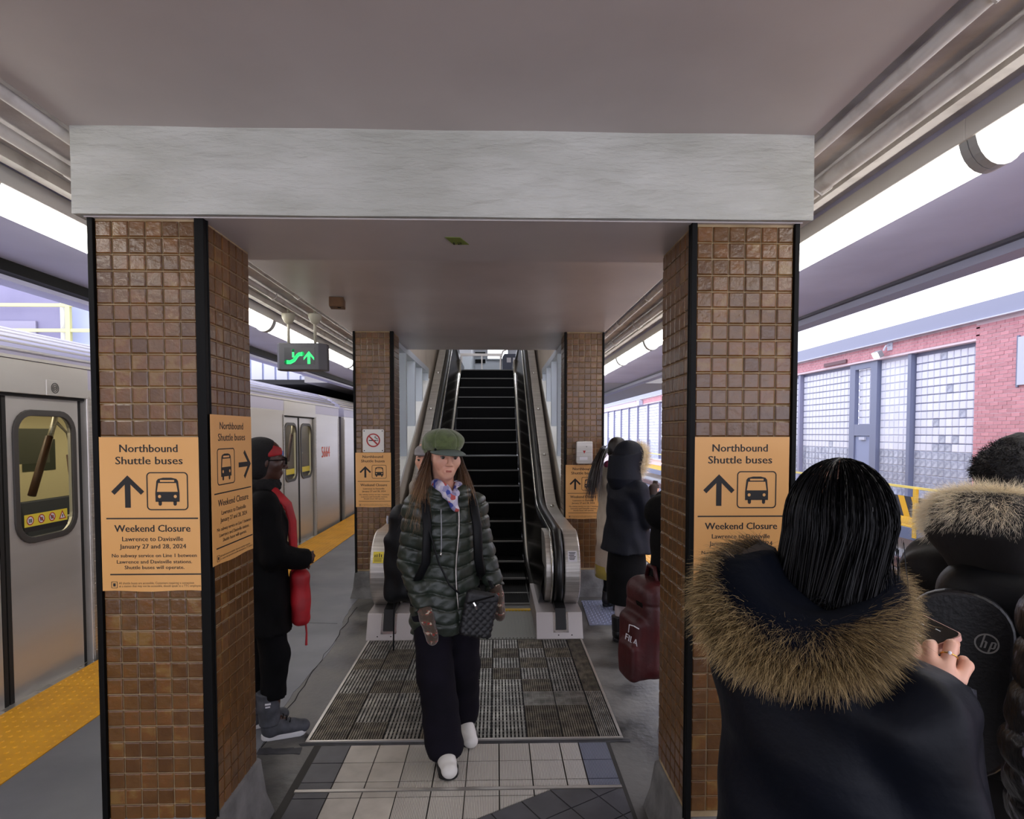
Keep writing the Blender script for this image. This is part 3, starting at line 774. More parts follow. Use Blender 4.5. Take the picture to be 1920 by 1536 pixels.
b = MB(); b.box(XT - .3, XT - .05, 11.68, 12.0, -.1, 1.25); b.build('gangway_mesh', mat('gangway_dark', '#2a2523', .8), car)

# ------------------------------------------------------------------ overpass building at left, tunnel mouth
M_flare = mat('lilac_cladding', '#86829f', .5, col2='#7b7795', scale=.8)  # lilac tint of lens flare put into the wall colour
M_lb = mat('pale_blue_cladding', '#aeb6d4', .5)
ov = thing('overpass_building', 'pale clad overpass crossing above the train', 'building', (-10, 14.2, 2.9))
b = MB(); b.box(-26, -9.9, 14.2, 14.5, 2.90, 9); b.build('lilac_wall', M_flare, ov)
b = MB(); b.box(-9.9, -3.0, 14.2, 14.5, 2.90, 9); b.build('blue_wall', M_lb, ov)
for k in range(20):
    x = -8.9 + k * .29; b = MB(); b.box(x, x + .245, 14.15, 14.2, 2.93, 5.2); b.build('cladding_rib', mat('white_cladding', '#c9cad6', .5), ov, bevel=.004)
b = MB(); b.tube([(-9.93, 14.1, 2.95), (-9.93, 14.1, 8.8)], .07, 10); b.build('downpipe', M_white, ov, True)
b = MB(); b.box(-13, -10.6, 14.14, 14.2, 2.95, 4.28); b.build('hatch_panel', mat('hatch', '#938fa6', .5), ov, bevel=.01)
b = MB(); b.box(-26, -3.0, 13.7, 16.5, 2.80, 2.905); b.build('deck_edge', M_gap, ov)
ra = thing('walkway_railing', 'pale yellow railing on the overpass ledge above the train roof', 'railing', (-11, 13.95, 2.9))
M_py = mat('pale_yellow_rail', '#d6d28e', .45)
for z in (4.60, 4.03):
    b = MB(); b.box(-16, -8.0, 13.92, 13.98, z - .035, z + .035); b.build('rail', M_py, ra)
for x in (-15.5, -12.6, -9.72, -8.05):
    b = MB(); b.box(x - .05, x + .05, 13.91, 13.99, 2.905, 4.565); b.build('post', M_py, ra)
b = MB(); b.box(-7.5, -2.9, 22.5, 22.7, -1.2, 2.9); b.box(-7.6, -7.4, 14.0, 22.6, -1.2, 2.9); b.box(-7.5, -3, 16.4, 22.6, 2.80, 2.9); b.box(-3.0, -2.9, 15, 22.6, 0, 2.9)
struct(b.build('wall_tunnel', M_gap), 'black tunnel mouth beyond the train')
b = MB(); b.box(-8.2, -8.0, -6, 14.0, -1.2, 1.2); struct(b.build('wall_track', M_conc))

# ------------------------------------------------------------------ track bed and brick building at right
M_ballast = mat('ballast', '#8b8d9b', .9, col2='#55576a', scale=16, detail=10, bump=1.0, bscale=26, bdist=.06)
b = MB(); b.box(-8.1, -2.7, -6, 23, -1.35, -1.2); b.box(2.3, 12, -8, 75, -1.35, -1.15); struct(b.build('floor_trackbed', M_ballast), 'grey gravel track bed')
M_rail = mat('rusty_rail', '#7b5f5c', .55, .3, col2='#5d4745', scale=9)
for k, x in enumerate((3.45, 4.90, 7.05, 8.50)):
    t = thing('track_rail', ['steel rail nearest the right platform', 'second steel rail from the right platform', 'third steel rail out from the right platform', 'rusty steel rail beside the yellow walkway'][k], 'rail', (x, 20, -1.1))
    b = MB(); b.box(x-.07, x+.07, -6, 70, -1.12, -1.10); b.box(x-.012, x+.012, -6, 70, -1.10, -.97); b.box(x-.036, x+.036, -6, 70, -.97, -.93); b.build('rail_bar', M_rail, t)
g = MB()
for k in range(3400):
    x, y = rr.uniform(6.2, 9.3), rr.uniform(10.2, 17)
    if abs(x - 7.05) < .1 or abs(x - 8.5) < .1: continue
    s = rr.uniform(.025, .055); vs = [(x + s*rr.uniform(.6, 1.1)*dx, y + s*rr.uniform(.6, 1.1)*dy, -1.13 + s*rr.uniform(.5, .9)*dz) for dx, dy, dz in ((1,0,0),(-1,0,0),(0,1,0),(0,-1,0),(0,0,1),(0,0,-1))]
    g.add(vs, [(0,2,4),(2,1,4),(1,3,4),(3,0,4)])
tag(g.build('gravel', mat('gravel_stone', '#9294a3', .85, col2='#4d4f5e', scale=7)), 'loose grey gravel stones beside the rusty rail', 'gravel', kind='stuff')

XB = 10.5
M_brick = mat('red_brick', '#cb9298', .8, col2='#bc8088', scale=3, rnd=.12)  # brick paled towards pink: the bright outdoor haze is in its colour
M_mort = mat('mortar', '#e2ced4', .85)
M_frost = mat('frosted_glass_block', '#dcdeea', .35, rnd=.06)
M_clearb = mat('grey_glass_block', '#8a8fa2', .18, col2='#b4b9c8', scale=7, rnd=.12)
M_jw = mat('white_block_joint', '#c2c6d6', .6); M_jd = mat('dark_block_joint', '#777a92', .6)
M_bgrey = mat('blue_grey_frame', '#6f7690', .45)
bd = thing('brick_building', 'long red brick building with glass block windows across the tracks', 'building', (XB, 30, -1.15))
b = MB(); b.box(XB + .010, XB + .6, -4, 12.9, -1.2, 4.12); b.box(XB + .010, XB + .6, 12.9, 72, -1.2, -.06); b.box(XB + .010, XB + .6, 12.9, 72, 3.72, 4.12); b.build('wall_core', M_mort, bd)
b = MB(); b.box(XB - .12, XB + .8, -4, 72, 4.14, 4.50, 0); b.box(XB - .16, XB + .8, -4, 72, 4.115, 4.14, 1); b.build('roof_fascia', [mat('roof_grey', '#8b8fa4', .5), M_jw], bd)
b = MB(); b.box(XB - .10, XB + .3, 12.9, 72, -.06, .02); b.build('window_sill', M_jw, bd)
bh, bw = .0805, .213
def brick_geo(b, y, z, l=.203):
    b.box(XB, XB + .05, y, y + l, z, z + .068)
_b = MB(); _b.box(0, .05, 0, .203, 0, .068); BR = _b.mesh('brick'); BR.materials.append(M_brick)
sb = MB(); cnt = 0
for r in range(64):
    z = -1.1 + r * bh
    if z > 4.05: break
    for c in range(0, 14):
        y = 12.9 - bw * (c + 1) + .005 - (bw / 2 if r % 2 else 0)
        head = r % 6 == 2
        if z > .9 and c < 8 and cnt < 300:
            inst('brick', BR, bd, (XB + rr.uniform(-.006, .004), y, z)); cnt += 1
        else: brick_geo(sb, y, z)
    if r % 2: brick_geo(sb, 12.9 - .1015, z, .0965)
for r in range(4):                                          # lintel courses
    for c in range(150):
        brick_geo(sb, 12.9 + c * bw + (bw / 2 if r % 2 else 0) - .1, 3.745 + r * bh + .03)
for r in range(12):                                         # plinth courses below the sill
    for c in range(40): brick_geo(sb, 11.0 + c * bw + (bw / 2 if r % 2 else 0), -1.08 + r * bh)
stuff(sb.build('bricks', M_brick, bd))
# glass blocks: the wall is cut in bays; upper rows frosted, lower rows grey
_b = MB(); h = .090
vs = [(0,-h,-h),(0,h,-h),(0,h,h),(0,-h,h)] + [(-.022,-h+.012,-h+.012),(-.022,h-.012,-h+.012),(-.022,h-.012,h-.012),(-.022,-h+.012,h-.012)]
_b.add(vs, [(7,6,5,4),(0,1,5,4),(1,2,6,5),(2,3,7,6),(3,0,4,7)]); GB_F = _b.mesh('glass_block'); GB_F.materials.append(M_frost); GB_C = _b.mesh('glass_block'); GB_C.materials.append(M_clearb)
bays = [(12.92, 15.0, 1), (15.22, 16.38, 1), (17.70, 20.55, 1)] + [(20.75 + 3.0 * k, 20.75 + 3.0 * k + 2.84, 0) for k in range(16)]
cnt = 0; sF = MB(); sC = MB()
for i, (a, c, single) in enumerate(bays):
    b = MB(); b.box(XB + .20, XB + .22, a - .02, c + .02, 1.28, 3.75); b.build('upper_joint_panel', M_jd if i != 1 else M_jw, bd)
    b = MB(); b.box(XB + .20, XB + .22, a - .02, c + .02, 0, 1.28); b.build('lower_joint_panel', M_jw, bd)
    nc = int(round((c - a) / .2)); pw = (c - a) / nc
    for r in range(18):
        z = 3.64 - .1 - r * .2
        for q in range(nc):
            y = a + (q + .5) * pw; up = r < 12 - (1 if i == 0 and q in (4, 5, 6) and r == 11 else 0)
            if up and rr.random() < .02: up = False
            if i < 2 and cnt < 300:
                inst('glass_block', GB_F if up else GB_C, bd, (XB + .20, y, z), None, (1, pw / .2, 1)); cnt += 1
            else:
                s_ = sF if up else sC; s_.add([(XB + .2 + v[0], y + v[1] * pw / .2, z + v[2]) for v in vs], [(7,6,5,4),(0,1,5,4),(1,2,6,5),(2,3,7,6),(3,0,4,7)])
stuff(sF.build('frosted_glass_blocks', M_frost, bd)); stuff(sC.build('grey_glass_blocks', M_clearb, bd))
for i, (a, c, single) in enumerate(bays):
    if i in (0, 2) or i > 2:
        b = MB(); b.box(XB + .06, XB + .2, c + .02, c + .14, 0, 3.72); b.build('mullion', M_bgrey if i < 2 else mat('mullion_lilac', '#8b8ca6', .5), bd)
b = MB(); b.box(XB + .08, XB + .2, 16.68, 17.42, 1.62, 1.95); b.box(XB + .078, XB + .2, 16.40, 16.68, 0, 3.72); b.box(XB + .078, XB + .2, 17.42, 17.68, 0, 3.72); b.box(XB + .08, XB + .2, 16.68, 17.42, 3.55, 3.72); b.build('door_surround', M_bgrey, bd)
b = MB(); b.box(XB + .12, XB + .18, 16.68, 17.42, -.02, 1.62); do_ = b.build('door', mat('door_blue', '#8a94b4', .5), bd, bevel=.01)
b = MB(); b.box(XB + .06, XB + .12, 16.9, 17.15, 1.50, 1.58); b.build('door_closer', M_jw, do_)
b = MB(); b.box(XB + .22, XB + .23, 16.68, 17.42, 1.95, 3.55)
for r in range(8):
    for q in range(4): b.add([(XB + .21 + v[0], 16.68 + (q + .5) * .185 + v[1] * .9, 2.05 + r * .2 + v[2]) for v in vs], [(7,6,5,4),(0,1,5,4),(1,2,6,5),(2,3,7,6),(3,0,4,7)])
b.build('transom_blocks', M_frost, bd)
b = MB(); b.box(XB - .05, XB, 17.7, 18.9, 3.80, 3.90); b.build('louvre', mat('louvre_brown', '#6a4a50', .6), bd)
t = thing('flood_light', 'lit flood lamp bracketed under the brick building eave', 'lamp', (XB - .1, 15.9, 3.85))
b = MB(); b.tube([(XB, 15.75, 4.05), (XB - .12, 15.75, 4.02), (XB - .15, 15.80, 3.9)], .025, 8); b.box(XB - .02, XB + .02, 15.65, 15.85, 3.9, 4.1); b.build('bracket', M_jw, t)
b = MB(); b.rbox((XB - .2, 15.95, 3.82), (.07, .12, .09), (0, -.5, 0)); b.build('housing', M_grey, t, bevel=.01)
b = MB(); b.rbox((XB - .262, 15.95, 3.786), (.014, .11, .08), (0, -.5, 0)); b.build('lamp_face', mat('flood_face', '#ffffff', .3, emit=30), t)
t = thing('flood_light', 'unlit flood lamp far along the brick building eave', 'lamp', (XB - .1, 43, 3.85))
b = MB(); b.box(XB - .3, XB, 42.6, 43.4, 3.7, 4.05); b.build('housing', M_jw, t, bevel=.03); b = MB(); b.box(XB - .3, XB - .25, 42.6, 42.62, 3.75, 4.0); b.build('lamp_face', M_frost, t)
t = thing('wall_panel', 'white panel edge on the brick wall at far right', 'sign', (XB, 11.4, 3.0))
b = MB(); b.box(XB - .05, XB + .02, 10.6, 11.78, 2.66, 3.62, 0); b.build('panel', M_jw, t); b = MB(); b.box(XB - .03, XB, 11.78, 11.83, 2.62, 3.66); b.build('frame_edge', M_bgrey, t)

# yellow walkway in front of the building
M_wy = mat('walkway_yellow', '#e2b330', .5); M_wg = mat('walkway_grey', '#6d7690', .5); M_hy = mat('hazard_yellow', '#f0b416', .5); M_hb = mat('hazard_black', '#2b2a33', .5)
wk = thing('service_walkway', 'yellow railed service walkway in front of the brick building', 'walkway', (9.7, 14, -1.15))
xw = 9.25
b = MB(); b.box(xw - .03, xw + .03, 4, 40, -.68, -.42); b.build('steel_beam', M_wg, wk)
for k in range(9):
    b = MB(); b.box(xw + .02 + k * .13, xw + .12 + k * .13, 4, 40, -.42, -.395); b.build('deck_plank', M_wy, wk)
b = MB(); b.box(xw - .025, xw + .025, 4, 40, .46, .51); b.build('top_rail', mat('rail_pale_yellow', '#ecd46a', .45), wk)
for k in range(-3, 8):
    y = 12.86 + k * 2.3; b = MB(); b.box(xw - .06, xw - .03 + .03, y - .05, y + .05, -.62, .47); b.build('post', M_wy, wk)
    b = MB(); b.box(xw + .05, xw + .17, y - .06, y + .06, -1.15, -.42); b.build('leg', M_wg, wk)
hz = thing('hazard_board', 'black and yellow striped board hung on the walkway railing', 'sign', (xw + .05, 12.9, .05))
b = MB(); b.box(xw + .03, xw + .06, 10.9, 14.6, -.19, .27); b.build('board', M_hb, hz)
for k in range(9):
    y = 10.95 + k * .43
    pts = [(y, -.19), (y + .2, -.19), (y + .42, .27), (y + .22, .27)]
    pts = [(min(p[0], 14.6), p[1]) for p in pts]
    b = MB(); b.prism(pts, 'x', xw + .024, xw + .03); b.build('stripe', M_hy, hz)
b = MB(); b.box(9.35, 10.5, 6, 40, -1.15, -.98); struct(b.build('floor_kerb', mat('kerb_concrete', '#b9bbbf', .8)), 'pale concrete kerb under the walkway')
# ------------------------------------------------------------------ mat of metal grate tiles and the tiled floor
M_gr1 = mat('grate_metal', '#a09d96', .38, .7, col2='#6e6b66', scale=12, rnd=.2)
M_gr2 = mat('grate_dark', '#7a7263', .5, .5, col2='#453f37', scale=12, rnd=.2)
M_pit = mat('mat_pit', '#15151a', .9)
gm = thing('entrance_mat', 'recessed mat of metal grate squares in front of the escalator', 'mat', (XC, 4.04, 0))
X0, X1, Y0, Y1 = -1.035, .690, 3.245, 4.83
b = MB(); b.box(X0, X1, Y0, Y1, .0005, .003); b.build('pit', M_pit, gm)
for (xa, xb, ya, yb) in ((X0 - .012, X0 + .004, Y0, Y1), (X1 - .004, X1 + .012, Y0, Y1), (X0 - .012, X1 + .012, Y0 - .012, Y0 + .004)):
    b = MB(); b.box(xa, xb, ya, yb, 0, .012); b.build('edge_strip', M_steel, gm)
def grate(nx, ny, bw, bl):
    b = MB(); s = .2 - .006
    for i in range(nx):
        x = -s/2 + s * (i + .5) / nx; b.box(x - bw, x + bw, -s/2, s/2, .003, .0105)
    for j in range(ny + 1):
        y = -s/2 + s * j / ny; b.box(-s/2, s/2, y - bl, y + bl, .003, .009)
    return b.mesh('grate_tile')
GA = grate(9, 5, .0062, .0018); GA.materials.append(M_gr1)
GB = grate(14, 12, .0035, .0022); GB.materials.append(M_gr2)
GCm = grate(5, 14, .0015, .0046); GCm.materials.append(M_gr1)
pat = ["aabbaabab", "abbaababb", "bbabbabab", "aaababaab", "abbbaabab", "baabaacca", "baabaabba", "bbabaabba"]
rows = 8
for j in range(rows):
    y = Y0 + .006 + (j + .5) * (Y1 - Y0 - .01) / rows
    for i in range(9):
        x = X0 + .105 + i * .2; sx = 1.0
        if i == 8: x = X0 + .005 + 1.6 + .058; sx = .54
        c = pat[7 - j][i]
        inst('grate_tile', {'a': GA, 'b': GB, 'c': GCm}[c], gm, (x, y, 0), None, (sx, .985, 1))
# floor tiles
def wave_mat(name, c1, c2, sc, rough=.5):
    m = bpy.data.materials.new(name); m.use_nodes = True; n, l = m.node_tree.nodes, m.node_tree.links
    b = n['Principled BSDF']; b.inputs['Roughness'].default_value = rough
    tc = n.new('ShaderNodeTexCoord'); w = n.new('ShaderNodeTexWave'); w.bands_direction = 'X'; w.inputs['Scale'].default_value = sc
    l.new(tc.outputs['Object'], w.inputs['Vector'])
    nz = n.new('ShaderNodeTexNoise'); nz.inputs['Scale'].default_value = 4; l.new(tc.outputs['Object'], nz.inputs['Vector'])
    mx = n.new('ShaderNodeMix'); mx.data_type = 'RGBA'; mx.inputs['A'].default_value = C(c1); mx.inputs['B'].default_value = C(c2); l.new(w.outputs['Fac'], mx.inputs['Factor'])
    mm = n.new('ShaderNodeMix'); mm.data_type = 'RGBA'; mm.blend_type = 'MULTIPLY'; mm.inputs['Factor'].default_value = .35; l.new(mx.outputs['Result'], mm.inputs['A']); l.new(nz.outputs['Color'], mm.inputs['B'])
    l.new(mx.outputs['Result'], b.inputs['Base Color'])
    bp = n.new('ShaderNodeBump'); bp.inputs['Strength'].default_value = .6; bp.inputs['Distance'].default_value = .003; l.new(w.outputs['Fac'], bp.inputs['Height']); l.new(bp.outputs[0], b.inputs['Normal'])
    return m
M_tb = mat('beige_floor_tile', '#bdb6aa', .42, col2='#a59e92', scale=6, detail=8, rnd=.08)
M_tf = wave_mat('fluted_beige_tile', '#8f8a83', '#c9c3b8', 42)
M_tfb = wave_mat('fluted_dark_tile', '#3e4250', '#6d7284', 42)
M_td = mat('dark_floor_tile', '#4c4b50', .45, col2='#3f3e42', scale=8, rnd=.1)
ft = thing('floor_tiles', 'patch of beige and dark grey floor tiles before the grate mat', 'floor tiles', (0, 2.8, 0))
b = MB(); b.box(-.99, .62, 1.6, 3.235, .0003, .0022); b.build('mortar_bed', mat('tile_mortar', '#3a3834', .9), ft)
def clip(poly, a, bb, c):
    out = []
    for i in range(len(poly)):
        p, q = poly[i], poly[(i+1) % len(poly)]; dp, dq = a*p[0]+bb*p[1]-c, a*q[0]+bb*q[1]-c
        if dp >= 0: out.append(p)
        if dp * dq < 0:
            t = dp / (dp - dq); out.append((p[0]+(q[0]-p[0])*t, p[1]+(q[1]-p[1])*t))
    return out
def area(p): return abs(sum(p[i][0]*p[(i+1) % len(p)][1] - p[(i+1) % len(p)][0]*p[i][1] for i in range(len(p)))) / 2
xs = [-.95, -.79, -.633, -.472, -.311, -.150, .013, .176, .342, .445, .600]
ysr = [(3.028, 3.195), (2.858, 3.022), (2.802, 2.852), (2.731, 2.772), (2.566, 2.725), (2.400, 2.560), (2.236, 2.394), (2.07, 2.23)]
DX, DY = .857, .515                                        # the diagonal seam
for r, (ya, yb) in enumerate(ysr):
    for c in range(10):
        sh = -.012 * (3.0 - (ya + yb) / 2) * (1 if c < 2 else 0)
        p = [(xs[c] + .003, ya), (xs[c+1] - .003, ya), (xs[c+1] - .003, yb), (xs[c] + .003, yb)]
        if r >= 3: p = clip(p, -DY, DX, -DY * .253 + DX * 2.767 + .004)
        if len(p) < 3 or area(p) < .0004: continue
        m = M_td if c == 0 else (M_tfb if c == 9 else (M_tb if c < 3 else M_tf))
        if r == 0 and c in (3, 5, 7): m = M_tf
        b = MB(); b.prism(p, 'z', .0022, .0065); b.build('tile', m, ft)
b = MB(); b.box(-.955, .60, 2.777, 2.797, .002, .0085); b.build('metal_strip', M_steel, ft)
for i in range(-7, 7):
    for j in range(0, 6):
        o = np.array([.253, 2.767]); u = np.array([DX, DY]); v = np.array([DY, -DX]); T_ = .163
        p = [tuple(o + u*(i*T_+.003) + v*(j*T_+.003)), tuple(o + u*((i+1)*T_-.003) + v*(j*T_+.003)), tuple(o + u*((i+1)*T_-.003) + v*((j+1)*T_-.003)), tuple(o + u*(i*T_+.003) + v*((j+1)*T_-.003))]
        for (a_, b_, c_) in ((0, -1, -2.77), (0, 1, 2.07), (-1, 0, -.60), (1, 0, -.6)): p = clip(p, a_, b_, c_) if len(p) > 2 else p
        if len(p) > 2 and area(p) > .0006:
            b = MB(); b.prism(p[::-1], 'z', .0022, .0065); b.build('tile', M_td, ft)
# tarry patches round the mat
M_tar = mat('tar_patch', '#26262a', .6, col2='#3b3b40', scale=14)
b = MB()
def blob(pts, z=.0028):
    b.prism([(x + rr.uniform(-.012, .012), y + rr.uniform(-.008, .008)) for x, y in pts], 'z', 0.0004, z)
def strip(xa, xb, ya, yb, n=26):
    blob([(xa + (xb-xa)*k/n, ya) for k in range(n+1)] + [(xb - (xb-xa)*k/n, yb) for k in range(n+1)])
strip(-1.07, .73, 3.205, 3.236); strip(-1.28, -1.05, 3.13, 3.19, 8)
b.build('tar_edge', M_tar, ft)
# diamond plates in the right aisle
dp_ = thing('diamond_plate', 'grey diamond pattern floor plate beside the beige coat woman', 'floor plate', (1.0, 5.6, 0))
b = MB(); b.prism([(.82, 5.2), (1.32, 5.2), (1.32, 5.97), (.86, 5.97)], 'z', .0003, .006); b.build('plate', mat('plate_grey', '#8d93a8', .35, .5), dp_)
b = MB()
for i in range(14):
    for j in range(22):
        x, y = .86 + i * .033, 5.22 + j * .034
        b.rbox((x, y, .006), (.011, .003, .0025), (0, 0, R(45 if (i+j) % 2 else -45)))
stuff(b.build('diamonds', mat('plate_diamond', '#aab0c6', .3, .5), dp_))

# ------------------------------------------------------------------ posters
M_or = mat('orange_poster', '#dda765', .45, col2='#d8a05c', scale=3)
PW, PH = .36, .56
def bus_icon(b, cx, cz, s, y=-.0014):
    """black frame, body with cut-out windscreen and sign, wheels and lamps; s = frame half size"""
    ring(b, rrect(cx, cz, 2*s, 1.87*s, .2*s), rrect(cx, cz, 1.89*s, 1.76*s, .15*s), 'y', y, y - .0006)
    body = [(-.58, -.52), (.58, -.52), (.585, -.1), (.52, .5), (.44, .60), (.2, .66), (-.2, .66), (-.44, .60), (-.52, .5), (-.585, -.1)]
    b.prism([(cx + s*u, cz + s*v) for u, v in body], 'y', y, y - .0006)
    for u in (-.36, .36): b.prism([(cx + s*(u-.08), cz - .5*s), (cx + s*(u+.08), cz - .5*s), (cx + s*(u+.08), cz - .65*s), (cx + s*(u+.04), cz - .71*s), (cx + s*(u-.04), cz - .71*s), (cx + s*(u-.08), cz - .65*s)], 'y', y, y - .0006)
    b.prism([(cx + s*u, cz + s*v) for u, v in ((-.50, -.03), (.50, -.03), (.43, .40), (-.43, .40))], 'y', y - .0006, y - .0010, 1)
    b.prism([(cx + s*u, cz + s*v) for u, v in ((-.34, .46), (.34, .46), (.34, .55), (-.34, .55))], 'y', y - .0006, y - .0010, 1)
    for u in (-.38, .38): b.prism([(cx + s*(u + .075*math.cos(a)), cz + s*(-.26 + .08*math.sin(a))) for a in np.linspace(0, 2*PI, 13)[:-1]], 'y', y - .0006, y - .0010, 1)
def arrow(b, cx, cz, s, d, y=-.0014):
    pts = [(0, 1), (1, .0), (.80, -.2), (.17, .44), (.17, -1), (-.17, -1), (-.17, .44), (-.80, -.2), (-1, .0)]
    if d == 'r': pts = [(v, -u) for u, v in pts]
    b.prism([(cx + s*u, cz + s*v) for u, v in pts], 'y', y, y - .0006)
def poster(label, c, rz=0, side=False):
    t = thing('shuttle_poster', label, 'poster', c, rz, 'orange shuttle bus posters')
    b = MB(); n = 8
    top = [(-PW/2 + PW*i/n, PH/2) for i in range(n+1)]; bot = [(PW/2 - PW*i/n, -PH/2 + .0025*math.sin(i*1.1)) for i in range(n+1)]
    b.prism(bot[::-1][::-1] + top, 'y', 0, -.0012); b.build('sheet', M_or, t, world=False)
    kx, kz = PW/945, PH/1405
    X = lambda p: (p - 512) * kx; Z = lambda p: (747 - p) * kz
    def line(s, base, x0, x1, cap, bold):
        me = text_mesh(s, (x1-x0)*kx, cap*kz, bold)
        if not me.materials: me.materials.append(M_ink)
        inst('lettering', me, t, (X((x0+x1)/2), -.0016, Z(base)), base=False)
    line('Northbound', 180, 230, 770, 68, .03); line('Shuttle buses', 290, 190, 815, 68, .03)
    line('Weekend Closure', 905, 165, 875, 62, .035); line('Lawrence to Davisville', 990, 235, 805, 40, .03); line('January 27 and 28, 2024', 1058, 210, 832, 40, .03)
    line('No subway service on Line 1 between', 1138, 135, 930, 32, .03); line('Lawrence and Davisville stations.', 1195, 180, 885, 32, .03); line('Shuttle buses will operate.', 1247, 252, 812, 32, .03)
    line('All shuttle buses are accessible. Customers requiring a connection', 1385, 193, 900, 20, .0); line('at a station that may not be accessible, should speak to a TTC employee.', 1412, 195, 968, 20, .0)
    for zz, x0, x1 in ((783, 92, 950), (1295, 115, 970)):
        b = MB(); b.box(X(x0), X(x1), -.002, -.0012, Z(zz+6), Z(zz-6)); b.build('rule', M_ink, t, world=False)
    b = MB(); ax_, bx = (X(297), X(668)) if not side else (X(800), X(355))
    arrow(b, ax_, Z(538), 147*kz, 'r' if side else 'u'); b.build('arrow', M_ink, t, world=False)
    b = MB(); bus_icon(b, bx, Z(535), 194*kx); b.build('bus_icon', [M_ink, M_or], t, world=False)
    b = MB(); ring(b, rrect(X(151), Z(1390), .022, .024, .003), rrect(X(151), Z(1390), .019, .021, .002), 'y', -.0014, -.002); b.box(X(140), X(162), -.002, -.0014, Z(1404), Z(1376)); b.build('small_icon', M_ink, t, world=False)
    return t
YP = 2.19 - .0065
poster('orange shuttle bus poster on the front of the left pillar', (-1.249, YP + .004, 1.405))
poster('orange shuttle bus poster with a right arrow on the left pillar flank', (-1.0425 + .0055, 2.375, 1.488), R(90), True)
poster('orange shuttle bus poster half hidden by the fur hooded woman', (.906, YP + .004, 1.405))
poster('orange shuttle bus poster under the no smoking sign', (-1.26, 6.145, 1.218))
poster('orange shuttle bus poster under the steel box', (.896, 6.145, 1.09))

# no smoking sign
t = thing('no_smoking_sign', 'white square no smoking sign on the far left pillar', 'sign', (-1.257, 6.145, 1.62))
b = MB(); b.prism(rrect(0, 0, .215, .235, .012), 'y', 0, -.006); b.build('plate', mat('sign_white', '#d4d2cb', .4), t, world=False)
b = MB(); cc = [(.07*math.cos(a), .005 + .07*math.sin(a)) for a in np.linspace(0, 2*PI, 33)[:-1]]; c2 = [(u*.82, .005 + (v-.005)*.82) for u, v in cc]
ring(b, cc, c2, 'y', -.006, -.0085); b.prism([(-.053, .048), (-.043, .058), (.053, -.038), (.043, -.048)], 'y', -.0075, -.009)
b.build('red_ring', mat('sign_red', '#7a1f1c', .5), t, world=False)
b = MB(); b.box(-.045, .03, -.0075, -.006, -.002, .008); b.box(.034, .04, -.0075, -.006, -.002, .008); b.box(.043, .049, -.0075, -.006, -.002, .008)
for dx in (0, .009): b.tube([(.037 + dx*.8, -.0065, .014), (.036 + dx, -.0065, .022), (.018 + dx, -.0065, .028), (.012 + dx, -.0065, .038), (.02 + dx, -.0065, .047)], .0022, 5)
b.build('cigarette', M_ink, t, world=False)
for u in (-.092, .092):
    for v in (-.10, .10):
        b = MB(); b.lathe([(.006, 0), (.004, .003)], (u, -.0065, v), 8, ax='y'); b.build('screw', M_dark, t, world=False)
# steel box on the far right pillar
t = thing('intercom_box', 'small brushed steel box above the poster on the far right pillar', 'box', (.9, 6.145, 1.5))
b = MB(); b.prism(rrect(0, 0, .168, .235, .02), 'y', .004, -.075); b.build('cover', M_steel, t, world=False, bevel=.008)
b = MB(); b.box(-.05, .03, -.077, -.075, -.075, -.045); b.build('paper_label', M_stw, t, world=False)
b = MB(); b.prism([(-.018, .02), (.012, .02), (-.003, -.012)], 'y', -.075, -.077); b.build('arrow_mark', M_sign if False else MATS['sign_red'], t, world=False)
b = MB(); b.lathe([(.006, 0), (.006, .012), (.003, .014)], (0.02, -.075, .06), 8, ax='y'); b.build('key_switch', M_dark, t, world=False)
# hanging escalator sign
M_green = mat('sign_green', '#2fe07a', .4, emit=.9); M_box = mat('sign_box_grey', '#4b4c50', .45)
t = thing('escalator_sign', 'hanging grey box sign with green escalator and arrow symbols', 'sign', (-1.69, 5.30, 2.36))
oct_ = [(-.215, -.02), (-.18, -.075), (.16, -.075), (.215, -.02), (.215, .05), (.17, .09), (-.18, .09), (-.215, .05)]
b = MB(); b.prism(oct_, 'z', -.115, .115); b.build('box', M_box, t, world=False, bevel=.006)
b = MB(); b.box(-.135, .125, -.0765, -.075, -.07, .075); b.build('face', mat('sign_face', '#2e3033', .3), t, world=False)
b = MB()
pth = [(-.115, -.043), (-.085, -.043), (-.06, -.03), (-.03, .012), (-.01, .026), (.02, .026)]
b.band(pth, 'y', -.0795, -.0765, -.024); b.band([(p[0], p[1] + .008) for p in pth], 'y', -.0795, -.0765, -.018)
b.lathe([(.021, 0), (.021, .003)], (-.115, -.0765, -.048), 12, ax='y'); b.lathe([(.019, 0), (.019, .003)], (.02, -.0765, .022), 12, ax='y')
b.lathe([(.011, 0), (.011, .003)], (-.058, -.0765, .052), 12, ax='y'); b.box(-.068, -.050, -.0795, -.0765, -.01, .036)
b.build('escalator_symbol', M_green, t, world=False)
b = MB(); b.prism([(.075 + .045*u, -.01 + .055*v) for u, v in ((0, 1), (1, .0), (1, -.42), (.27, .26), (.27, -1), (-.27, -1), (-.27, .26), (-1, -.42), (-1, 0))], 'y', -.0765, -.0795); b.build('arrow_symbol', M_green, t, world=False)
for x in (-.125, .105):
    b = MB(); b.tube([(x, .01, .115), (x, .01, .44)], .0125, 10); b.build('hanger_rod', M_py if False else mat('putty_paint', '#a8a491', .45), t, True, world=False)
    b = MB(); b.lathe([(.015, .29), (.035, .305), (.054, .34), (.058, .372), (.058, .378)], (x, .01, 0), 16); b.build('ceiling_cup', MATS['putty_paint'], t, True, world=False)
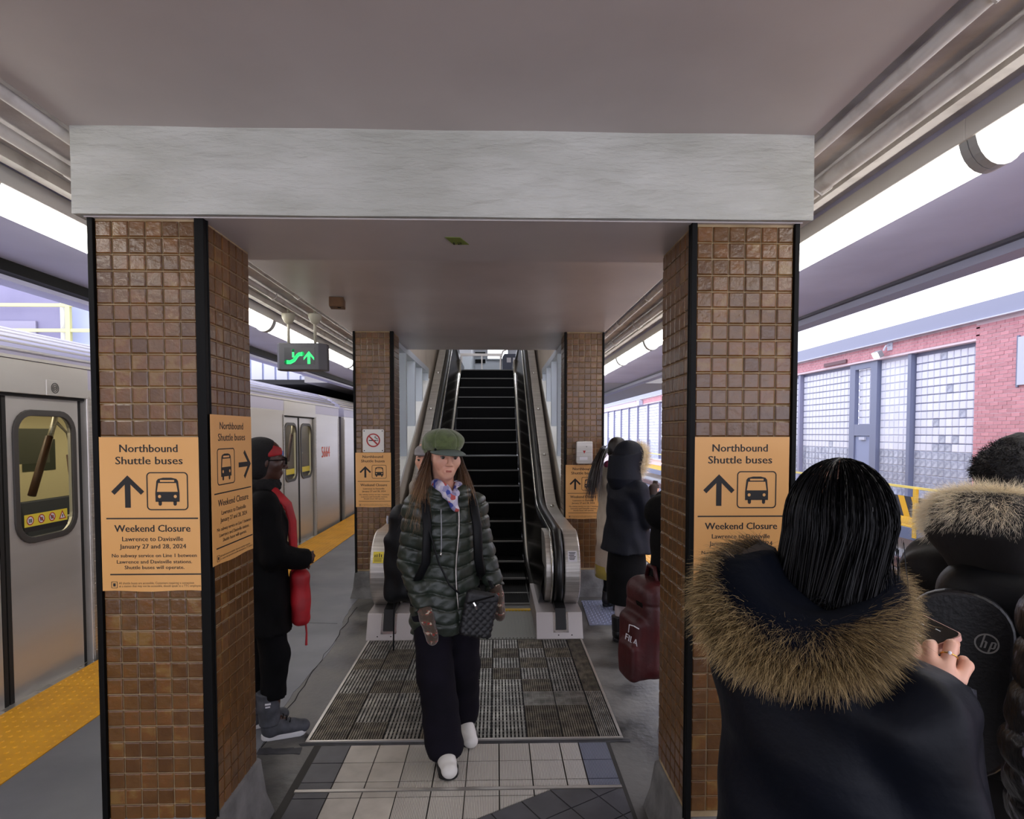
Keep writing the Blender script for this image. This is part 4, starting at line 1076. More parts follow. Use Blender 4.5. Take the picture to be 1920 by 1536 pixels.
# small brown box on the ceiling, green tag under the beam
t = thing('junction_box', 'small brown wooden block fixed to the ceiling left of centre', 'box', (-1.22, 4.66, 2.70))
b = MB(); b.rbox((0, 0, -.005), (.055, .065, .035), (0, 0, .15)); b.build('block', mat('brown_wood', '#6b4a2a', .6, col2='#4a3018', scale=5, stretch=(1, 8, 1)), t, world=False, bevel=.004)
b = MB(); b.rbox((.02, -.02, -.042), (.012, .006, .003), (0, 0, .5)); b.build('latch', M_dark, t, world=False)
t = thing('green_tag', 'small olive green tape tag stuck under the beam', 'tag', (-.155, 2.41, 2.464))
b = MB(); b.prism([(-.045, -.045), (.015, -.04), (.045, .045), (-.018, .045)], 'z', -.002, 0); b.build('tape', mat('olive_tape', '#77853a', .5), t, world=False)
me = text_mesh('15', .034, .03, .02)
if not me.materials: me.materials.append(M_ink)
o = inst('lettering', me, t, (0, .012, -.0028), (R(90), 0, 0), base=False); o.rotation_euler = (R(-90), 0, 0); o.location = (0, .015, -.0028); o.scale = (1, 1, 1)
# ------------------------------------------------------------------ smooth-union figures (surface nets)
def axis(*seg):
    a = [np.arange(s, e - st * .5, st) for s, e, st in seg]; return np.concatenate(a + [[seg[-1][1]]])
class Fig:
    """A signed-distance figure sampled on a stretched grid and skinned as one continuous mesh."""
    def __init__(s, ax, ay, az):
        s.a = (ax, ay, az); s.D = np.full((len(ax), len(ay), len(az)), 1.0, np.float32)
    def _b(s, lo, hi):
        return tuple(slice(max(0, np.searchsorted(a, l) - 1), min(len(a), np.searchsorted(a, h) + 1)) for a, l, h in zip(s.a, lo, hi))
    def _g(s, bl): return s.a[0][bl[0]][:, None, None], s.a[1][bl[1]][None, :, None], s.a[2][bl[2]][None, None, :]
    def op(s, fn, lo, hi, k=.02, sub=False, m=.05):
        bl = s._b(np.array(lo) - m - k, np.array(hi) + m + k)
        if any(q.stop <= q.start for q in bl): return s
        d = fn(*s._g(bl)).astype(np.float32); D = s.D[bl]
        h = np.clip(.5 + .5 * (D - d) / k, 0, 1) if not sub else np.clip(.5 - .5 * (D + d) / k, 0, 1)
        if sub: s.D[bl] = D * (1 - h) - d * h + k * h * (1 - h)
        else: s.D[bl] = D * (1 - h) + d * h - k * h * (1 - h)
        return s
    def cap(s, a, b, ra, rb=None, k=.02, sub=False, fl=None, end=False):
        rb = ra if rb is None else rb; a = np.array(a, float); b = np.array(b, float); ab = b - a; L = ab @ ab + 1e-12
        f = np.ones(3) if fl is None else np.array(fl, float)
        def fn(x, y, z):
            t = np.clip(((x-a[0])*ab[0] + (y-a[1])*ab[1] + (z-a[2])*ab[2]) / L, 0, 1)
            d = np.sqrt(((x-a[0]-t*ab[0])/f[0])**2 + ((y-a[1]-t*ab[1])/f[1])**2 + ((z-a[2]-t*ab[2])/f[2])**2) - (ra + (rb-ra)*t)
            return np.maximum(d, ((x-b[0])*ab[0] + (y-b[1])*ab[1] + (z-b[2])*ab[2]) / L**.5) if end else d
        r = max(ra, rb) * f.max(); return s.op(fn, np.minimum(a, b) - r, np.maximum(a, b) + r, k, sub)
    def ell(s, c, r, k=.02, sub=False, rot=None):
        c = np.array(c, float); r = np.array(r, float); M = np.array(Euler(rot).to_matrix()).T if rot else None
        def fn(x, y, z):
            u, v, w = x-c[0], y-c[1], z-c[2]
            if M is not None: u, v, w = M[0,0]*u+M[0,1]*v+M[0,2]*w, M[1,0]*u+M[1,1]*v+M[1,2]*w, M[2,0]*u+M[2,1]*v+M[2,2]*w
            q = np.sqrt((u/r[0])**2 + (v/r[1])**2 + (w/r[2])**2) + 1e-9; g = np.sqrt((u/r[0]**2)**2 + (v/r[1]**2)**2 + (w/r[2]**2)**2) + 1e-9
            return q * (q - 1) / g
        e = np.full(3, r.max()) if rot else r
        return s.op(fn, c - e, c + e, k, sub)
    def col(s, prof, k=.02, n=2.0, sub=False):
        """prof rows (z, cx, cy, rx, ry), rising; a column of superellipses."""
        p = np.array(prof, float)
        def fn(x, y, z):
            I = [np.interp(z, p[:,0], p[:,i]) for i in range(1, 5)]
            d = ((np.abs((x-I[0])/I[2])**n + np.abs((y-I[1])/I[3])**n)**(1/n) - 1) * np.minimum(I[2], I[3])
            return np.maximum(d, np.maximum(p[0,0]-z, z-p[-1,0]))
        r = p[:,3:5].max(); return s.op(fn, (p[:,1].min()-r, p[:,2].min()-r, p[0,0]), (p[:,1].max()+r, p[:,2].max()+r, p[-1,0]), k, sub)
    def box(s, c, h, r=.02, k=.02, rot=None, sub=False):
        c = np.array(c, float); h = np.array(h, float) - r; M = np.array(Euler(rot).to_matrix()).T if rot else np.eye(3)
        def fn(x, y, z):
            u, v, w = x-c[0], y-c[1], z-c[2]
            q = [np.abs(M[i,0]*u+M[i,1]*v+M[i,2]*w) - h[i] for i in range(3)]
            return np.sqrt(sum(np.maximum(t, 0)**2 for t in q)) + np.minimum(np.maximum(np.maximum(q[0], q[1]), q[2]), 0) - r
        e = np.full(3, np.linalg.norm(h + r)); return s.op(fn, c - e, c + e, k, sub)
    def disp(s, fn, lo, hi, band=.05):
        bl = s._b(lo, hi); D = s.D[bl]; f = fn(*s._g(bl)); s.D[bl] = np.where(np.abs(D) < band, D + f, D); return s
    def cut(s, fn):
        s.D = np.maximum(s.D, fn(*s._g((slice(None),)*3)).astype(np.float32)); return s
    def mesh(s, name, post=None):
        D = s.D; D[[0,-1]] = np.maximum(D[[0,-1]], .01); D[:,[0,-1]] = np.maximum(D[:,[0,-1]], .01); D[:,:,[0,-1]] = np.maximum(D[:,:,[0,-1]], .01)
        ins = D < 0; n = [k-1 for k in D.shape]
        cs = np.zeros(n, np.int8)
        for i in (0,1):
            for j in (0,1):
                for k in (0,1): cs += ins[i:n[0]+i, j:n[1]+j, k:n[2]+k]
        I = np.argwhere((cs > 0) & (cs < 8)); idx = np.full(n, -1, np.int32); idx[tuple(I.T)] = np.arange(len(I))
        crn = [(i,j,k) for i in (0,1) for j in (0,1) for k in (0,1)]
        v = {c: D[I[:,0]+c[0], I[:,1]+c[1], I[:,2]+c[2]] for c in crn}
        S = np.zeros((len(I), 3)); N = np.zeros(len(I))
        for a in crn:
            for d in range(3):
                if a[d] == 0:
                    b = list(a); b[d] = 1; b = tuple(b); va, vb = v[a], v[b]; m = (va < 0) != (vb < 0)
                    t = np.where(m, va / np.where(m, va - vb, 1), 0); p = np.tile(np.array(a, float), (len(I), 1)); p[:,d] = t
                    S += p * m[:,None]; N += m
        P = S / N[:,None] + I; V = np.stack([np.interp(P[:,d], np.arange(len(s.a[d])), s.a[d]) for d in range(3)], 1)
        F = []
        for d in range(3):
            u, w = [(1,2),(2,0),(0,1)][d]
            sl0 = [slice(None)]*3; sl1 = [slice(None)]*3; sl0[d] = slice(0,-1); sl1[d] = slice(1,None)
            A, B = ins[tuple(sl0)], ins[tuple(sl1)]
            for flip in (0, 1):
                E = np.argwhere((A & ~B) if not flip else (~A & B)); E = E[(E[:,u] > 0) & (E[:,w] > 0) & (E[:,u] < D.shape[u]-1) & (E[:,w] < D.shape[w]-1)]
                if not len(E): continue
                q = []
                for du, dw in ((1,1),(0,1),(0,0),(1,0)):
                    e = E.copy(); e[:,u] -= du; e[:,w] -= dw; q.append(idx[tuple(e.T)])
                q = np.stack(q, 1); F.append(q if not flip else q[:, ::-1])
        F = np.concatenate(F)
        if post is not None: V = post(V)
        return fast_mesh(name, V, F)
    def build(s, name, m, parent, post=None): return put(name, s.mesh(name, post), m, parent)

def strands(name, m, parent, roots, dirs, length, width, bend=(0,0,-1), bamt=.5, seg=4, curl=.0, flat=False):
    """Tapering ribbons: hair and fur. roots, dirs (N,3)."""
    N = len(roots); L = np.broadcast_to(np.asarray(length, float), (N,))
    d = dirs / (np.linalg.norm(dirs, axis=1)[:, None] + 1e-9)
    side = np.cross(d, RNG.normal(size=(N, 3))); side /= np.linalg.norm(side, axis=1)[:, None] + 1e-9
    p = roots.copy(); V = []; bv = np.asarray(bend, float); bv = np.broadcast_to(bv, (N, 3))
    for k in range(seg + 1):
        t = k / seg; w = width * (1 - .85 * t**1.5)
        V += [p - side * w / 2, p + side * w / 2]
        d = d + bv * bamt / seg + RNG.normal(size=(N, 3)) * curl; d /= np.linalg.norm(d, axis=1)[:, None]
        p = p + d * (L / seg)[:, None]
    V = np.stack(V, 1).reshape(-1, 3); T = np.tile(np.repeat(np.linspace(0, 1, seg + 1), 2), N)
    b = np.arange(N)[:, None] * 2 * (seg + 1); F = np.concatenate([np.stack([b[:,0] + 2*k, b[:,0] + 2*k+1, b[:,0] + 2*k+3, b[:,0] + 2*k+2], 1) for k in range(seg)])
    return put(name, fast_mesh(name, V, F, True, T), m, parent)

def rot_frame(origin, yaw=0, pitch=0, roll=0):
    return np.array(Euler((R(pitch), R(roll), R(yaw)), 'XYZ').to_matrix()), np.array(origin, float)
class Head:
    """Head parts laid out in head space (face to +y, eyes at z 0), turned on the neck."""
    def __init__(s, c, yaw=0, pitch=0, roll=0, sc=1.0): s.M, s.c = rot_frame(c, yaw, pitch, roll); s.rot = (R(pitch), R(roll), R(yaw)); s.sc = sc
    def p(s, x, y, z): return s.c + s.M @ (np.array((x, y, z)) * s.sc)
    def pts(s, A): return s.c + (np.asarray(A) * s.sc) @ s.M.T
    def E(s, f, c, r, k, sub=False): f.ell(s.p(*c), np.array(r) * s.sc, k, sub, s.rot)
    def Cc(s, f, a, b, ra, rb, k, sub=False): f.cap(s.p(*a), s.p(*b), ra * s.sc, rb * s.sc, k, sub)
    def carve(s, f, neck):
        s.E(f, (0,-.014,.040), (.074,.092,.083), .02)
        s.E(f, (0,.020,-.030), (.064,.066,.080), .03)
        s.E(f, (0,.056,-.086), (.029,.022,.020), .035)
        for q in (-1, 1):
            s.E(f, (q*.042,.050,-.020), (.026,.026,.025), .025)
            s.Cc(f, (q*.012,.083,.020), (q*.042,.068,.020), .010, .008, .015)
            s.E(f, (q*.031,.094,.000), (.017,.014,.011), .012, True)
            s.E(f, (q*.076,-.012,-.008), (.010,.020,.031), .008)
            s.Cc(f, (q*.0175,.0815,.0095), (q*.046,.0715,.0085), .0062, .0058, .004); s.Cc(f, (q*.0175,.0805,-.0095), (q*.045,.0705,-.0085), .0052, .005, .004)
        s.Cc(f, (0,.086,.010), (0,.105,-.032), .0085, .0115, .012)
        for q in (-1, 1): s.E(f, (q*.011,.095,-.036), (.0085,.009,.0075), .008)
        s.Cc(f, (-.020,.080,-.0605), (.020,.080,-.0605), .007, .007, .012)
        s.Cc(f, (-.016,.080,-.070), (.016,.080,-.070), .0075, .0075, .01)
        s.Cc(f, (-.024,.0885,-.0652), (.024,.0885,-.0652), .0016, .0016, .004, True)
        f.cap(s.p(0,-.018,-.075), neck, .052, .058, .03)
    def features(s, par, skin_lip, iris='#3a2a1c', brow='#3a2d22', lids=None):
        We = mat('eye_white', '#94897f', .3); Ir = mat('iris_' + iris[1:], iris, .2)  # eye white darkened: shade under a brim is in the colour
        for q in (-1, 1):
            b = MB(); b.ell((0,0,0), (.0125,.0125,.0125), 14); e = b.build('eye', We, par, True, world=False); e.matrix_basis = Matrix.LocRotScale(Vector(s.p(q*.031,.0735,.001)), Euler(s.rot), None)
            b = MB(); b.lathe([(.0078, .0090), (.0072, .0108), (.0042, .0126), (.0008, .0131)], (0, 0, 0), 14, ax='y'); b.build('iris', Ir, e, True, world=False)
            b = MB(); b.tube([s.p(q*.013,.0915,.021), s.p(q*.028,.0895,.0255), s.p(q*.046,.074,.020)], [.0028, .0034, .0018], 6); b.build('eyebrow', mat('brow_' + brow[1:], brow, .7), par, True, world=False)
            b = MB(); b.tube([s.p(q*.0175,.0860,.0035), s.p(q*.025,.0878,.0056), s.p(q*.036,.0848,.0052), s.p(q*.0465,.0770,.0035)], [.0010,.0016,.0018,.0012], 6); b.build('eyelash', mat('lash', '#1a1210', .7), par, True, world=False)
        b = MB(); b.tube([s.p(-.029,.0785,-.0650), s.p(-.010,.0882,-.0632), s.p(0,.0884,-.0640), s.p(.010,.0882,-.0632), s.p(.028,.078,-.0645)], [.0012,.0027,.0024,.0027,.0012], 8)
        b.tube([s.p(-.027,.078,-.066), s.p(-.011,.0880,-.0688), s.p(.011,.0880,-.0688), s.p(.027,.078,-.066)], [.0012,.0033,.0033,.0012], 8); b.build('lips', skin_lip, par, True, world=False)
def shoe(par, f, toe, sole, upper, h=.10, L=.26, w=.050, up=0.0, pitch=0, soleh=.028, shaft=None, toec=None):
    """f = heel-bottom point, toe = direction angle (deg, 0 = +y)."""
    M = Matrix.LocRotScale(Vector(f), Euler((R(pitch), 0, R(toe))), None)
    F = Fig(axis((-.075,.075,.005)), axis((-.08, L+.02,.006)), axis((-.01,h+.12,.006)))
    F.cap((0,.02,.045), (0,.02,h+.03), .042, .045, .02); F.cap((0,.03,.05),(0,L-.06,.042), .044, .040, .03, fl=(1,1,.9)); F.cap((0,.02,.075),(0,L-.12,.055), .04,.035,.03)
    F.cut(lambda x,y,z: (.012 - z) + 0*x + 0*y); F.cut(lambda x,y,z: (z - h - .03) + 0*x + 0*y)
    o = put('shoe', F.mesh('shoe'), upper, par); o.matrix_basis = M; WMX[o.name] = Matrix()
    b = MB(); out = [(w*1.02*math.cos(a)*(1.0 if math.sin(a) > 0 else .86), (L-.045-w if math.sin(a) > 0 else .02) + (w*1.05)*math.sin(a)) for a in np.linspace(0, 2*PI, 25)[:-1]]
    b.prism(out, 'z', 0, soleh); so = b.build('sole', sole, o, world=False, bevel=.005)
    return o
# ------------------------------------------------------------------ people: shared builders
SK1 = mat('skin_fair', '#d9a990', .5, col2='#cf977f', scale=9, sss=.08)
SK2 = mat('skin_deep', '#4a2d22', .45, col2='#3e251c', scale=9, sss=.05)
SK3 = mat('skin_light', '#e0b097', .48, col2='#d69f86', scale=10, sss=.08)
LIP1 = mat('lip_rose', '#b0695c', .45); LIP2 = mat('lip_brown', '#5c2f2b', .45)
def person(label, x, y, rz, z=0.0):
    return thing('person', label, 'person', (x, y, z), R(rz))
def body(par, skin, head, neck, arms, legs, hips=.88, fine=True, sh_z=1.33, lean=(0, 0), hand=None, mitt=False):
    """One continuous figure: head with a face, neck, tapering limbs, five-fingered hands, feet."""
    P = [np.array(p) for a in arms for p in a] + [np.array(p) for l in legs for p in l]
    xm = max(.24, max(abs(p[0]) for p in P) + .07); y0 = min(-.16, min(p[1] for p in P) - .08); y1 = max(.17, max(p[1] for p in P) + .22)
    c = head.c; s = .0042 if fine else .0075; S_ = .016
    ax = axis((-xm, c[0]-.1, S_), (c[0]-.1, c[0]+.1, s), (c[0]+.1, xm, S_)); ay = axis((y0, c[1]-.13, S_), (c[1]-.13, c[1]+.13, s), (c[1]+.13, max(y1, c[1]+.14), S_)); az = axis((-.01, c[2]-.17, .016), (c[2]-.17, c[2]+.15, s))
    if hand is not None:
        ax = axis(*hand[0]); ay = axis(*hand[1]); az = axis(*hand[2])
    F = Fig(ax, ay, az); lx, ly = lean
    F.col([(hips-.10, 0, 0, .135, .09), (hips+.05, 0, 0, .135, .09), (1.05, lx*.4, ly*.4, .115, .08), (1.2, lx*.7, ly*.7, .13, .09), (sh_z-.02, lx, ly, .125, .075), (sh_z+.05, lx, ly, .075, .06)], .03)
    nb = np.array((lx, ly - .01, sh_z + .02))
    for a in arms:
        sh, el, wr, he = [np.array(p, float) for p in a[:4]]
        F.cap(sh, el, .046, .037, .03); F.cap(el, wr, .037, .026, .02)
        if hand is None:
            d = he - wr; L = np.linalg.norm(d); d /= L; sd = np.cross(d, (0, 1, 0.01)); sd /= np.linalg.norm(sd)
            F.cap(wr, wr + d*.06, .022, .026, .015)
            for k, ln in enumerate((.85, 1.0, .95, .75)):
                b0 = wr + d*.07 + sd*(k-1.5)*(.012 if mitt else .019); F.cap(b0, b0 + d*(L-.07)*ln*.6, .0095, .009, .006); F.cap(b0 + d*(L-.07)*ln*.6, b0 + d*(L-.07)*ln + np.array((0,.012,0)), .009, .007, .004)
            if not mitt: F.cap(wr + d*.02 + sd*-.02, wr + d*.065 - sd*.045 + np.array((0,.02,0)), .011, .009, .008)
    for l in legs:
        hp, kn, an, toe = [np.array(p, float) for p in l[:4]]
        F.cap(hp, kn, .072, .05, .03); F.cap(kn, an, .05, .034, .02); F.cap(an, toe, .034, .028, .02)
    head.carve(F, nb)
    if hand is not None: hand[3](F)
    return F.build('body', skin, par)
def trousers(par, m, legs, waist, rads, res=.011, hem=.06):
    xs = [p[0] for l in legs for p in l]; ys = [p[1] for l in legs for p in l]
    F = Fig(axis((min(xs)-.16, max(xs)+.16, res)), axis((min(ys)-.16, max(ys)+.16, res)), axis((0.0, waist+.06, res)))
    F.col([(waist-.2, 0, 0, .155, .11), (waist, 0, 0, .15, .105)], .03)
    for l in legs:
        hp, kn, an = [np.array(p, float) for p in l[:3]]
        F.cap(hp, kn, rads[0], rads[1], .03); F.cap(kn, an, rads[1], rads[2], .03)
    F.disp(lambda x, y, z: .004*np.sin(38*z + 25*x) * np.sin(17*z - 30*y), (-9,-9,-9), (9,9,9))
    zh = min(l[2][2] for l in legs) - hem
    F.cut(lambda x, y, z: zh - z + 0*x + 0*y)
    return F.build('trousers', m, par)
def jacket(par, m, prof, arms, rads, res=.008, quilt=None, collar=None, extra=None, name='coat', n=2.3, folds=.005):
    """Coat body plus sleeves ending at the cuff; quilt = (pitch, depth, chevron)."""
    pts = np.array([p for a in arms for p in a[:3]]); xm0, xm1 = min(pts[:,0].min(), -.25) - .09, max(pts[:,0].max(), .25) + .09
    ym0, ym1 = min(pts[:,1].min(), -.2) - .09, max(pts[:,1].max(), .2) + .09; z0, z1 = min(prof[0][0], pts[:,2].min() - .06) - .02, prof[-1][0] + .12
    F = Fig(axis((xm0, xm1, res)), axis((ym0, ym1, res)), axis((z0, z1, res)))
    F.col(prof, .02, n)
    for a in arms:
        sh, el, wr = [np.array(p, float) for p in a[:3]]
        F.cap(sh * np.array((.55, 1, 1)) + np.array((0, 0, .012)), sh, rads[0], rads[0], .05); F.cap(sh, el, rads[0], rads[1], .035); F.cap(el, wr, rads[1], rads[2], .012, end=True)
    if collar: collar(F)
    if quilt:
        p, dep, chev = quilt
        def q(x, y, z):
            zz = z - chev * np.abs(x) + .006*np.sin(31*x + 9*z); s = np.abs(((zz/p) % 1.0) - .5) * 2
            return dep*s**5 - dep*.35 + .0025*np.sin(70*x + 40*z)*np.sin(55*z - 60*y)
        F.disp(q, (-9,-9,-9), (9,9,9))
    else:
        F.disp(lambda x, y, z: folds*np.sin(23*z + 14*x + 6*np.sin(9*y)) * np.sin(11*z - 19*y + 5*x), (-9,-9,-9), (9,9,9))
    if extra: extra(F)
    zc = prof[0][0]
    return F.build(name, m, par)
def wput(name, me, m, par, PM): me.transform(PM); return put(name, me, m, par, True)
def PMX(p): return WMX[p.name]

# ------------------------------------------------------------------ the woman in the green cap, walking towards us
M_green_coat = mat('green_quilted_nylon', '#2a332a', .42, col2='#1e261e', scale=7, bump=.2, bscale=60, spec=.55)
M_cap = mat('olive_wool', '#5d6a3f', .85, col2='#4d5935', scale=30, bump=.3, bscale=150, sheen=.3)
M_visor = mat('visor_grey', '#545f58', .7)
M_trs = mat('aubergine_trousers', '#0d0b12', .85, col2='#13101a', scale=8, spec=.15)
M_blk = mat('black_nylon', '#07080a', .55, col2='#0b0d11', scale=10, bump=.15, bscale=40, spec=.25)
M_hairb = attr_mat('brown_hair', '#3a2619', '#a5835c', .45, .4, '#6b4c32', .45)
M_shoew = mat('white_leather', '#d5d2cd', .45); M_sole = mat('black_sole', '#101012', .6)
pw = person('woman in olive cap and green puffer coat walking towards the camera', -.267, 3.133, 198, .008)
aR = [(.150, 0, 1.30), (.190, -.015, 1.03), (.135, .100, .805), (.098, .150, .64)]
aL = [(-.150, 0, 1.30), (-.205, .005, 1.05), (-.250, .070, .875), (-.268, .110, .71)]
lR = [(.085, 0, .84), (.075, .085, .46), (.035, .105, .085), (.03, .23, .035)]
lL = [(-.085, 0, .84), (-.095, -.03, .46), (-.125, -.155, .12), (-.13, -.05, .045)]
hd = Head((.008, .012, 1.568), 4, -2, -3, 1.03)
bdy = body(pw, SK1, hd, None, [a[:2] + [a[2], tuple(np.array(a[2])*.25 + np.array(a[3])*.75)] for a in (aR, aL)], (lR, lL), mitt=True); hd.features(pw, LIP1, '#2e2118', '#3a2b20')
trousers(pw, M_trs, (lR, lL), .86, (.105, .092, .098), hem=.045)
def col_w(F):
    for a0, a1 in zip(np.linspace(125, 415, 14)[:-1], np.linspace(125, 415, 14)[1:]):
        p = lambda a: (.100*math.cos(R(a)) , -.012 + .098*math.sin(R(a)), 1.385 + .018*math.sin(R(a) + PI))
        F.cap(p(a0), p(a1), .040, .040, .015)
def zip_w(F):
    def g(x, y, z):
        zx = -.030 + .010*np.sin((z-.8)*9)
        return np.where(y > .03, .007*np.exp(-((x-zx)/.007)**2), 0) + 0*z
    F.disp(g, (-.2, .02, .6), (.2, .3, 1.36))
jacket(pw, M_green_coat, [(.655, 0, 0, .180, .130), (.72, 0, 0, .190, .145), (.85, 0, 0, .178, .140), (1.0, 0, .002, .160, .132), (1.18, 0, .004, .170, .140), (1.28, 0, 0, .160, .122), (1.345, 0, -.005, .118, .10), (1.38, 0, -.01, .085, .085)],
       (aR, aL), (.068, .060, .050), .0055, (.072, .011, .13), col_w, zip_w)
b = MB(); b.tube([(-.030 + .010*math.sin((z-.8)*9), .0, z) for z in np.linspace(.80, 1.30, 20)], .004, 6)
zy = lambda z: float(np.interp(z, [.80, .85, 1.0, 1.18, 1.28, 1.31], [.146, .146, .136, .148, .128, .118]))
b = MB(); b.tube([(-.030 + .010*math.sin((z-.8)*9), zy(z), z) for z in np.linspace(.80, 1.31, 24)], .0042, 6); b.build('zip', M_steel, pw, True, world=False)
b = MB(); b.tube([(.055, .135, 1.31), (.058, .155, 1.24), (.058, .152, 1.12), (.060, .150, 1.09)], .0032, 6); b.tube([(-.115, .10, 1.30), (-.118, .118, 1.2)], .0032, 6); b.build('drawstring', M_grey, pw, True, world=False)
b = MB(); b.tube([(.060, .150, 1.095), (.061, .150, 1.075)], .0052, 8); b.build('cord_end', M_bright, pw, True, world=False)
# cap
Fc = Fig(axis((-.15,.15,.004)), axis((-.17,.16,.004)), axis((1.52,1.74,.004)))
hd.E(Fc, (0,-.030,.082), (.104,.118,.062), .02); hd.E(Fc, (0,-.014,.048), (.086,.104,.05), .02); hd.E(Fc, (0,-.075,.045), (.098,.075,.068), .03)
c0 = hd.c
def capq(x, y, z):
    a = np.arctan2(y - c0[1] + .03, x - c0[0]); r = np.hypot(y - c0[1] + .03, x - c0[0]); s = np.abs(np.sin(a*3 + .3))
    return np.where(z > 1.60, .0045*np.exp(-(s*r/.012)**2), 0) + .0025*np.sin(30*x+50*z)*np.sin(40*y) + .005*np.exp(-((z - 1.603 - .10*(y-.0))/.005)**2)
Fc.disp(capq, (-9,-9,-9), (9,9,9))
cap = Fc.build('cap', M_cap, pw)
vs = []; nn = 17
for i in range(nn):
    a = R(18 + 144*i/(nn-1)); e = math.sin(PI*i/(nn-1))
    for (rr_, dz) in ((.0, .0), (.02, -.004), (.050, -.016)):
        r1 = .088 + rr_*e*1.15; vs.append(hd.p(r1*math.cos(a)*1.0, -.006 + (.100 + rr_*e*1.1)*math.sin(a), .044 + dz*1.7*e - .018*(1-e)))
b = MB(); b.add(vs, [(3*i+j, 3*i+j+1, 3*i+3+j+1, 3*i+3+j) for i in range(nn-1) for j in range(2)]); v = b.build('visor', M_visor, cap, True, world=False)
s_ = v.modifiers.new('s', 'SOLIDIFY'); s_.thickness = .006
b = MB(); b.ell(hd.p(.070, .070, .038), (.007,.007,.007), 10); b.build('button', M_dark, cap, True, world=False)
# hair on both sides
rts, drs = [], []
for q, n in ((1, 1700), (-1, 1700)):
    a = RNG.uniform(-.35, 1.0, n); z = RNG.uniform(-.035, .03, n)
    rts.append(np.stack([q*(.070 + .012*RNG.random(n)), -.04 + .05*a + .0*z, z], 1)); drs.append(np.stack([q*RNG.uniform(.16, .42, n), .05 + .30*np.clip(a, 0, 1)*RNG.random(n), -np.ones(n)], 1))
rts = hd.pts(np.concatenate(rts)); drs = np.concatenate(drs)
strands('hair', M_hairb, pw, rts, drs, RNG.uniform(.26, .40, len(rts)), .0019, (0, .05, -1), .9, 7, .07)
Fh = Fig(axis((-.14,.14,.006)), axis((-.16,.1,.006)), axis((1.38,1.64,.006))); hd.E(Fh, (0,-.035,.0), (.083,.083,.09), .02); Fh.col([(1.40, 0, -.06, .11, .05), (1.52, 0, -.05, .10, .06)], .03)
Fh.cut(lambda x, y, z: (y - .015) + 0*x + 0*z); Fh.build('hair_back', mat('hair_under', '#2b1c13', .6), pw)
# scarf
M_scarf = bpy.data.materials.new('patterned_scarf'); M_scarf.use_nodes = True
def _scarf(m):
    n, l = m.node_tree.nodes, m.node_tree.links; b = n['Principled BSDF']; b.inputs['Roughness'].default_value = .7
    tc = n.new('ShaderNodeTexCoord'); v = n.new('ShaderNodeTexVoronoi'); v.inputs['Scale'].default_value = 42; l.new(tc.outputs['Object'], v.inputs['Vector'])
    rp = n.new('ShaderNodeValToRGB'); rp.color_ramp.interpolation = 'CONSTANT'; e = rp.color_ramp.elements; e[0].color = C('#b9b3cc'); e[1].position = .86; e[1].color = C('#b0504e')
    for p, c in ((.3, '#8f8db3'), (.5, '#3d4a9a'), (.66, '#d0c9d4')): x = e.new(p); x.color = C(c)
    sp = n.new('ShaderNodeSeparateColor'); l.new(v.outputs['Color'], sp.inputs[0]); l.new(sp.outputs[0], rp.inputs[0]); l.new(rp.outputs[0], b.inputs['Base Color'])
_scarf(M_scarf)
Fs = Fig(axis((-.12,.12,.005)), axis((-.1,.2,.005)), axis((1.26,1.48,.005)))
for (a, c, r1, r2) in (((.06,.03,1.43), (.035,.085,1.41), .028, .030), ((.035,.085,1.41), (-.005,.115,1.36), .030, .026), ((-.06,.03,1.42), (-.03,.09,1.38), .022, .022), ((-.005,.115,1.36), (-.022,.128,1.31), .026, .020), ((-.06,-.03,1.42), (.06,-.03,1.42), .03, .03)): Fs.cap(a, c, r1, r2, .012)
Fs.disp(lambda x, y, z: .003*np.sin(90*x + 70*z), (-9,-9,-9), (9,9,9)); Fs.build('scarf', M_scarf, pw)
# mittens
M_mit = bpy.data.materials.new('knitted_mitten'); M_mit.use_nodes = True
def _mit(m):
    n, l = m.node_tree.nodes, m.node_tree.links; b = n['Principled BSDF']; b.inputs['Roughness'].default_value = .95; b.inputs['Sheen Weight'].default_value = .3
    tc = n.new('ShaderNodeTexCoord'); w = n.new('ShaderNodeTexWave'); w.bands_direction = 'Z'; w.inputs['Scale'].default_value = 6.5; w.inputs['Distortion'].default_value = .6; l.new(tc.outputs['Object'], w.inputs['Vector'])
    v = n.new('ShaderNodeTexVoronoi'); v.inputs['Scale'].default_value = 75; l.new(tc.outputs['Object'], v.inputs['Vector'])
    mu = n.new('ShaderNodeMath'); mu.operation = 'MULTIPLY'; l.new(w.outputs['Fac'], mu.inputs[0]); sp = n.new('ShaderNodeSeparateColor'); l.new(v.outputs['Color'], sp.inputs[0]); l.new(sp.outputs[0], mu.inputs[1])
    rp = n.new('ShaderNodeValToRGB'); rp.color_ramp.interpolation = 'CONSTANT'; e = rp.color_ramp.elements; e[0].color = C('#4a3b30'); e[1].position = .72; e[1].color = C('#b5a793'); x = e.new(.58); x.color = C('#8a2c26'); x = e.new(.3); x.color = C('#5a493b')
    l.new(mu.outputs[0], rp.inputs[0]); l.new(rp.outputs[0], b.inputs['Base Color'])
    bp = n.new('ShaderNodeBump'); bp.inputs['Strength'].default_value = .5; bp.inputs['Distance'].default_value = .004; l.new(v.outputs['Distance'], bp.inputs['Height']); l.new(bp.outputs[0], b.inputs['Normal'])
_mit(M_mit)
